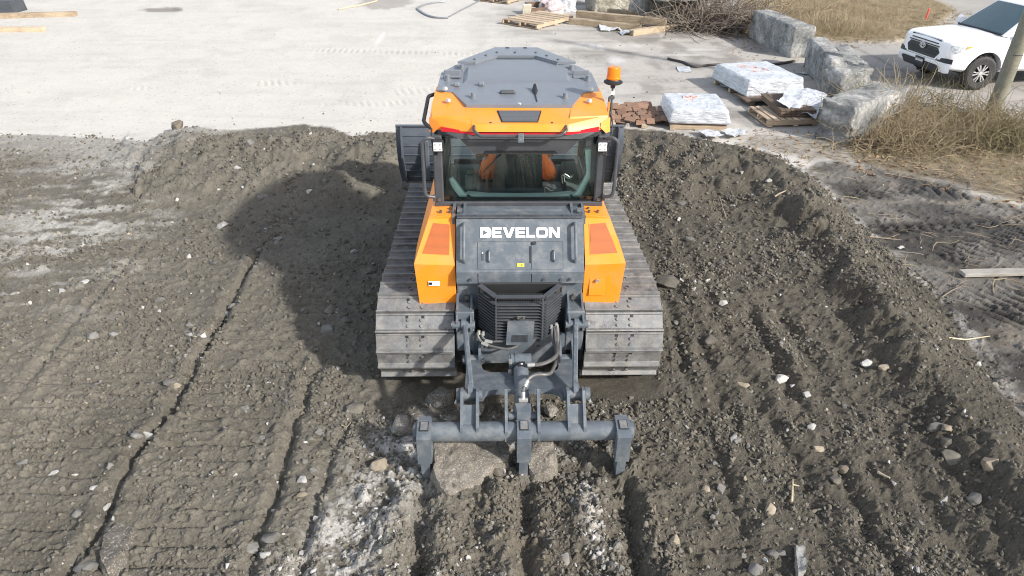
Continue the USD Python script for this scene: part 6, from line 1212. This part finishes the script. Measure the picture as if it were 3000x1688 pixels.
while len(pts) < 222:
    k = rs.random()
    if k < .22: y = rs.uniform(3.4, 9.3); x = -3.36+rs.normal(0, .16)
    elif k < .34: y = rs.uniform(3.3, 7.0); x = -2.06+rs.normal(0, .35)
    else: y = 3.2+rs.random()**1.15*9.0; x = rs.uniform(-7.5, 6.5)
    if not soil_at(x, y) or not clear(x, y): continue
    p = (np.array([x, y, 0])-CAM_POS); z = p@CF; u = 1500+FPX*(p@CR)/z; v = 844-FPX*(p@CU)/z
    if not (-20 < u < 3020 and 380 < v < 1700): continue
    pts.append((x, y))
for x, y in pts:
    kd = rs.choice(['brown', 'grey', 'pale'], p=[.50, .37, .13]); zone = zone_of(x, y); k = int(rs.integers(0, {'brown': 4, 'grey': 3, 'pale': 3}[kd]))
    s = .026+.05*rs.random()**2.6; s = s*(1+.05*(y-4)); g = float(ground(x, y)); loc = (x, y, g-s*.08); lb = f'small {kd} stone {zone}'; grp = f'small {kd} stones {zone}'
    if (kd, k) not in first:
        o = thing('stone', lb, 'stone', loc, rs.uniform(0, 6.28), grp, s, rx=rs.uniform(-.4, .4)); obj('stone_body', PROTO[kd, k], RK[kd], o, 32); first[kd, k] = o
    else: copy_of(first[kd, k], 'stone', loc, rs.uniform(0, 6.28), lb, 'stone', grp, (s*rs.uniform(.8, 1.2), s*rs.uniform(.7, 1.1), s*rs.uniform(.7, 1.1)), rx=rs.uniform(-.4, .4), ry=rs.uniform(-.3, .3))

def instancer(name, label, cat, protos, pos, scale, quats, pick, kind='stuff'):
    pi = UsdGeom.PointInstancer.Define(stage, '/World/'+name); rel = []
    for k, (m, mt) in enumerate(protos):
        nm = ['piece', 'piece_001', 'piece_002', 'piece_003', 'piece_004', 'piece_005', 'piece_006', 'piece_007', 'piece_008', 'piece_009', 'piece_010', 'piece_011'][k]
        usdkit.mesh(stage, f'/World/{name}/{nm}', m, mt, 30); rel.append(Sdf.Path(f'/World/{name}/{nm}'))
    pi.CreatePrototypesRel().SetTargets(rel); pi.CreateProtoIndicesAttr(Vt.IntArray([int(k) for k in pick])); pi.CreatePositionsAttr(Vt.Vec3fArray.FromNumpy(np.asarray(pos, np.float32)))
    pi.CreateScalesAttr(Vt.Vec3fArray.FromNumpy(np.asarray(scale, np.float32))); pi.CreateOrientationsAttr(Vt.QuathArray([Gf.Quath(float(q[0]), float(q[1]), float(q[2]), float(q[3])) for q in quats]))
    tag(pi.GetPrim(), label, cat, None, kind); return pi
def rand_quats(n, r, up=None):
    if up is None: q = r.normal(size=(n, 4)); return q/np.linalg.norm(q, axis=1)[:, None]
    a = r.uniform(0, 2*PI, n); t = r.normal(0, up, (n, 2)); q = np.column_stack([np.cos(a/2), t[:, 0], t[:, 1], np.sin(a/2)]); return q/np.linalg.norm(q, axis=1)[:, None]
# uncountable gravel and crumbs in the soil
def scatter(n, r, fx, keep):
    x, y = fx(n, r); k = keep(x, y); return x[k], y[k]
rg_ = np.random.default_rng(21)
def cand(n, r, p=1.3): y = 3.0+r.random(n)**p*10.5; x = (r.random(n)*2-1)*(2.6+y*.82); return x, y
def crust_mask(x, y): return clip01(np.exp(-((x+1.15+.28*(4.4-y))/.36)**2)*(y < 5.2)+np.exp(-((x-.52-.05*(4.4-y))/.13)**2)*(y < 4.5)+.8*np.exp(-((x+.35)/.75)**2)*(y > 4.4)*(y < 5.3)+.6*np.exp(-((x+.55)/.4)**2)*(y < 3.6))
small = [(rock_mesh(700+k, .75, 13, False).subdivide() if m_ != 'earth' else rock_mesh(700+k, .8, 16, True), RK[m_]) for k, m_ in enumerate(['earth', 'earth', 'brown', 'brown', 'grey', 'pale', 'earth', 'tan'])]
X, Y = cand(330000, rg_); dS = inside(X, Y, SOIL); dens = np.where(X > -.9, .50, .32)+.5*np.exp(-((X+3.36)/.16)**2)+.45*np.exp(-((X+1.1)/1.0)**2)*(Y < 5.4)
pat = noise2(X, Y, 1.4, 61, 3); dens = dens*(.3+1.6*sstep(.42, .68, pat)); k = (dS > -.12) & (rg_.random(len(X)) < dens) & ~((np.abs(X) < 1.42) & (Y > 5.5) & (Y < 9.2))
X, Y = X[k], Y[k]; n = len(X); S_ = (.005+.032*rg_.random(n)**4.2)*(1+.06*(Y-4)); G_ = ground(X, Y)
instancer('gravel', 'small stones and earth crumbs strewn over the dark soil', 'gravel', small, np.column_stack([X, Y, G_+S_*.15]), np.column_stack([S_, S_*rg_.uniform(.7, 1, n), S_*rg_.uniform(.6, 1, n)]), rand_quats(n, rg_), np.where((crust_mask(X, Y) > rg_.random(n)) & (rg_.random(n) < .30), 5, rg_.choice(8, n, p=[.245, .225, .16, .12, .075, .010, .15, .015])))
# clods thrown over the crest on to the yard, litter crumbs on the yard
NQ = 16000; X = rg_.uniform(-8, 9, NQ); Y = rg_.uniform(4, 27, NQ); dS = inside(X, Y, SOIL); dR = inside(X, Y, ROAD); dG = inside(X, Y, GREY); dens = .5*np.exp(-np.abs(dS)/.35)+.05*(X > 1)+.012+.6*(dG > 0)*sstep(.4, .6, noise2(X, Y, 1.2, 62, 3)); k = (dS < 0) & (rg_.random(NQ) < dens); X, Y = X[k], Y[k]; n = len(X); S_ = .007+.026*rg_.random(n)**3.5; 
instancer('yard_crumbs', 'loose crumbs and pebbles on the pale yard beyond the soil crest', 'crumbs', small, np.column_stack([X, Y, ground(X, Y)+S_*.2]), np.column_stack([S_, S_, S_*.8]), rand_quats(n, rg_), rg_.choice(8, n))

# ------------------------------------------------------------------ dry grass, weeds, brush, leaves, twigs
def grassmat(name, a, b, c):
    N = {'oi': ('object_info', {}), 'g': ('geometry', {}), 'n': ('noise_texture', {'scale': 2.2, 'detail': 3}), 'ad': ('math', {'math_type': 'multiply_add', 'value2': .5}), 'r': ('rgb_ramp', {'ramp': [(.25, a), (.55, b), (.9, c)]}), 'd': ('diffuse_bsdf', {}), 't': ('translucent_bsdf', {}), 'm': ('mix_closure', {'fac': .3})}
    return usdkit.material(stage, LK+name, N, [('g.position', 'n.vector'), ('oi.random', 'ad.value1'), ('n.fac', 'ad.value3'), ('ad.value', 'r.fac'), ('r.color', 'd.color'), ('r.color', 't.color'), ('d.BSDF', 'm.closure1'), ('t.BSDF', 'm.closure2')], surface='m.closure')
M_GR1 = grassmat('straw_grass', (.17, .135, .085), (.31, .25, .16), (.47, .39, .27)); M_GR2 = grassmat('greenish_dry_grass', (.115, .11, .06), (.22, .20, .115), (.37, .32, .20)); M_LEAF = grassmat('dead_leaf', (.13, .075, .04), (.25, .16, .09), (.42, .30, .19)); M_VINE = grassmat('grey_vine', (.15, .12, .09), (.25, .21, .17), (.36, .31, .26))
def tuft(seed, nb, h, spread, w, curl):
    r = np.random.default_rng(seed); q = []
    V, F = [], []
    for b in range(nb):
        a = r.uniform(0, 2*PI); R0 = r.random()**.5*spread*.35; d = np.array([math.cos(a+r.normal(0, .6)), math.sin(a+r.normal(0, .6)), 0]); L = h*r.uniform(.5, 1.15); n = 5; lean = r.uniform(.15, .9)*curl; sd = np.array([-d[1], d[0], 0]); base = np.array([R0*math.cos(a), R0*math.sin(a), -.02]); o = len(V); ww = w*r.uniform(.6, 1.3)
        for i in range(n):
            t = i/(n-1); p = base+d*(lean*L*t**1.7)+np.array([0, 0, L*(t-.38*lean*t*t)]); wd = ww*(1-t*.8)
            V += [p-sd*wd, p+sd*wd]
        for i in range(n-1): F += [(o+2*i, o+2*i+1, o+2*i+3), (o+2*i, o+2*i+3, o+2*i+2)]
    return trimesh.Trimesh(np.array(V), np.array(F), process=False)
def field(name, label, poly, n, r, hs, mats, keep=lambda x, y: np.ones(len(x), bool), lo=None, extra=None):
    P = poly[:, :2]; mn, mx = P.min(0), P.max(0); x = r.uniform(mn[0], mx[0], n); y = r.uniform(mn[1], mx[1], n); d = inside(x, y, poly); w = noise2(x, y, .9, 71, 3)
    k = (d > -.15+(w-.5)*.5) & keep(x, y) & (r.random(n) < .35+1.1*sstep(.35, .6, w)); x, y, d = x[k], y[k], d[k]; n = len(x); s = hs(x, y, d, r)
    pr = [(tuft(800+i, 14, 1.0, .7, .012, 1.25), mats[i % len(mats)]) for i in range(6)]
    return instancer(name, label, 'grass', pr, np.column_stack([x, y, ground(x, y)-.01]), np.column_stack([s, s, s*r.uniform(.7, 1.1, n)]), rand_quats(n, r, .12), r.integers(0, 6, n))
r5 = np.random.default_rng(33)
def hs1(x, y, d, r):
    q = at(2640, 380, z=0); near = np.exp(-(((x-q[0]-.3)/1.6)**2+((y-q[1])/1.1)**2)); return (.05+.12*sstep(.1, .9, d)*r.random(len(x))**1.5+.26*near*r.uniform(.3, 1.1, len(x))+.16*sstep(12.6, 14.0, y)*r.random(len(x)))
VG = VERGE.copy(); field('verge_grass', 'dry grass and weeds on the verge between the grey dirt and the drive', VG, 9000, r5, hs1, [M_GR1, M_GR2, M_GR2, M_GR1, M_GR2], keep=lambda x, y: (x < 18))
field('straw_grass', 'tall straw coloured grass beyond the concrete blocks', VERGE2, 19000, r5, lambda x, y, d, r: (.10+.50*sstep(.1, 1.6, d)*r.uniform(.25, 1.0, len(x))*sstep(15.5, 9.5, x)), [M_GR1, M_GR1, M_GR2, M_GR1], keep=lambda x, y: (y < 40) & (x < 22))
def leafm(seed):
    r = np.random.default_rng(seed); a = np.linspace(0, 2*PI, 9)[:-1]; rad = np.where(np.arange(8) % 2 == 0, 1.0, .62)*r.uniform(.8, 1.1, 8); P = np.column_stack([np.cos(a)*rad, np.sin(a)*rad*.7, .35*r.normal(0, 1, 8)*.5]); V = np.vstack([[[0, 0, 0.0]], P]); F = [(0, 1+i, 1+(i+1) % 8) for i in range(8)]; return trimesh.Trimesh(V, np.array(F), process=False)
n = 9000; x = r5.uniform(4, 16, n); y = r5.uniform(8.5, 30, n); d1 = inside(x, y, VERGE); d2 = inside(x, y, LITTER); d3 = inside(x, y, VERGE2); rb_ = at(2280, 140, z=0)
k = ((d1 > -.3) & (r5.random(n) < .75)) | ((d2 > -.3) & (r5.random(n) < .9)) | ((np.abs(d3) < .5) & (r5.random(n) < .8)) | ((np.hypot(x-rb_[0], (y-rb_[1])*.5) < 1.6) & (r5.random(n) < .3)); x, y = x[k], y[k]; n = len(x); s = r5.uniform(.02, .055, n)
instancer('dead_leaves', 'dead brown leaves littered along the verges and blocks', 'leaves', [(leafm(k_), M_LEAF) for k_ in range(4)], np.column_stack([x, y, ground(x, y)+.02]), np.column_stack([s, s, s]), rand_quats(n, r5, .25), r5.integers(0, 4, n))
n = 14000; x = r5.uniform(3.6, 17, n); y = r5.uniform(4.5, 27, n); d1 = inside(x, y, VERGE); d2 = inside(x, y, LITTER); d3 = inside(x, y, VERGE2); d4 = inside(x, y, GREY); dS = inside(x, y, SOIL)
k = (dS < -.05) & (((d1 > -.3) & (r5.random(n) < .8)) | ((d2 > -.3) & (r5.random(n) < .7)) | ((d4 > 0) & (r5.random(n) < .28*sstep(.35, .6, noise2(x, y, .8, 63, 3)))) | ((np.abs(d3) < .6) & (r5.random(n) < .6))); x, y = x[k], y[k]; n = len(x); s = r5.uniform(.05, .22, n)
stalk = [(sweep(np.array([(-1, 0, 0), (-.3, r*.10, .05), (.3, r*.12, .03), (1, -r*.1, 0)]), [.022, .026, .022, .012], 4), mt) for r, mt in ((1, M_GR1), (-1.6, M_GR1), (.4, M_VINE), (2.4, M_GR1))]
instancer('straw_litter', 'broken straw and stalks littered over the verges and grey dirt', 'straw', stalk, np.column_stack([x, y, ground(x, y)+.012]), np.column_stack([s, s, s*.9]), rand_quats(n, r5, .08), r5.integers(0, 4, n))
def brush(name, label, cat, loc, size, n, seed, mat, r0=.006, length=1.0, curl=1.0, up=.5):
    """a tangle of bent stems growing out of one place"""
    r = np.random.default_rng(seed); o = thing(name, label, cat, loc); ms = []
    for i in range(n):
        p = np.array([r.normal(0, size[0]*.35), r.normal(0, size[1]*.35), 0]); d = r.normal(0, 1, 3); d[2] = abs(d[2])*up+.35; d /= np.linalg.norm(d); P = [p.copy()]; L = length*r.uniform(.45, 1.2); k = 8; bend = r.normal(0, .30*curl, 3)
        for j in range(k):
            d = d+bend*.5+r.normal(0, .16*curl, 3)-np.array([0, 0, .10*curl*j/k*2]); d /= np.linalg.norm(d); p = p+d*L/k; p[2] = max(p[2], .01); P.append(p.copy())
        ms.append(sweep(spline(P, 14) if False else np.array(P), np.linspace(r0*r.uniform(.7, 1.4), r0*.35, k+1), 4, False))
    obj('stems', trimesh.util.concatenate(ms), mat, o, True); return o
g_ = lambda u, v: (lambda p: (p[0], p[1], float(ground(p[0], p[1]))))(at(u, v, z=0))
brush('brush', 'tangled grey vines against the right end of the stacked wall', 'brush', g_(2090, 88), (2.2, .8), 300, 1, M_VINE, .018, 1.9, 1.2)
brush('brush', 'grey bush in front of the tan block of the stacked wall', 'brush', g_(1990, 78), (1.5, .6), 200, 2, M_VINE, .010, 1.0, .8, 1.2)
brush('brush', 'dense vine heap left of the longest concrete block', 'brush', g_(2155, 92), (1.2, .7), 240, 3, M_VINE, .014, 1.5, 1.1)
brush('brush', 'straw stems spilling over the back of the longest concrete block', 'brush', g_(2270, 60), (2.5, 1.2), 260, 4, M_GR1, .014, 1.3, 1.0)
brush('dry_weeds', 'curling dry weeds at the right corner of the overgrown block', 'weeds', g_(2590, 375), (.7, .6), 480, 5, M_GR1, .0085, 1.25, 1.5, .9)
brush('dry_weeds', 'dry weeds falling over the lower right foot of the overgrown block', 'weeds', g_(2600, 440), (.8, .4), 240, 6, M_GR1, .0075, .8, 1.5, .6)
brush('dry_weeds', 'taller dry weeds behind the overgrown block, before the front wheel', 'weeds', g_(2690, 345), (2.2, .5), 300, 7, M_GR2, .006, 1.15, 1.0, 1.6)
brush('dry_weeds', 'greenish weeds at the right edge below the pole', 'weeds', g_(2960, 430), (1.5, .7), 560, 8, M_GR2, .008, .9, 1.4, .9)
brush('dry_weeds', 'dry weeds around the foot of the leaning pole', 'weeds', g_(2850, 380), (1.8, .6), 480, 9, M_GR1, .0075, .95, 1.3, 1.0)
brush('dry_weeds', 'low curling weeds in the middle of the verge', 'weeds', g_(2700, 430), (1.8, .8), 560, 10, M_GR1, .0075, .9, 1.5, .8)
def twig(label, px, r, mat=M_TWIG, z=.02, forks=(), name='twig'):
    P = []
    for u, v in px:
        p = at(u, v, z=z); p = at(u, v, z=z+float(ground(p[0], p[1]))); P.append(p)
    o = thing(name, label, 'twig', P[0]); q = MB(); q.add(sweep(np.array([p-P[0] for p in P]), np.linspace(r, r*.5, len(P)), 6))
    obj('stem', q, mat, o)
    for f in forks:
        f = [at(u, v, z=z+float(ground(P[1][0], P[1][1]))) for u, v in f]; obj('fork', MB().add(sweep(np.array([p-P[0] for p in f]), np.linspace(r*.7, r*.3, len(f)), 5)), mat, o)
twig('forked pale twig standing in the right ruts', [(2320, 1470), (2322, 1440), (2323, 1405)], .010, M_STRAW, forks=([(2323, 1420), (2342, 1424)],))
twig('short pale stick lying in the lower right soil', [(2572, 1384), (2590, 1393), (2607, 1400)], .013, M_STRAW)
twig('curved brown stick on the right soil pile', [(2270, 576), (2282, 568), (2302, 559)], .014)
twig('thin upright twig in the right soil slope', [(2128, 640), (2118, 610), (2108, 575)], .008)
twig('thin curved stick at the toe of the right windrow', [(2615, 900), (2640, 908), (2640, 902)], .008, M_STRAW)
twig('long thin stick on the grey dirt above the windrow', [(2525, 690), (2590, 698), (2640, 703)], .009)
twig('thin stick lying across the grey dirt below the weeds', [(2590, 507), (2660, 520), (2740, 535)], .009)
twig('pale stick on the grey dirt near the right edge', [(2780, 990), (2830, 995), (2900, 985)], .010, M_STRAW)
twig('curved twig below the grey plank', [(2760, 870), (2790, 850), (2830, 832)], .008)
twig('tiny curved twig on the left soil by the left track', [(1000, 1245), (1015, 1252), (1028, 1238)], .005, M_STRAW)
twig('bare forked sapling stem in front of the overgrown block', [(2552, 362), (2543, 325), (2528, 285), (2500, 255), (2450, 240)], .014, M_STRAW, .25, forks=([(2530, 290), (2532, 262)],))
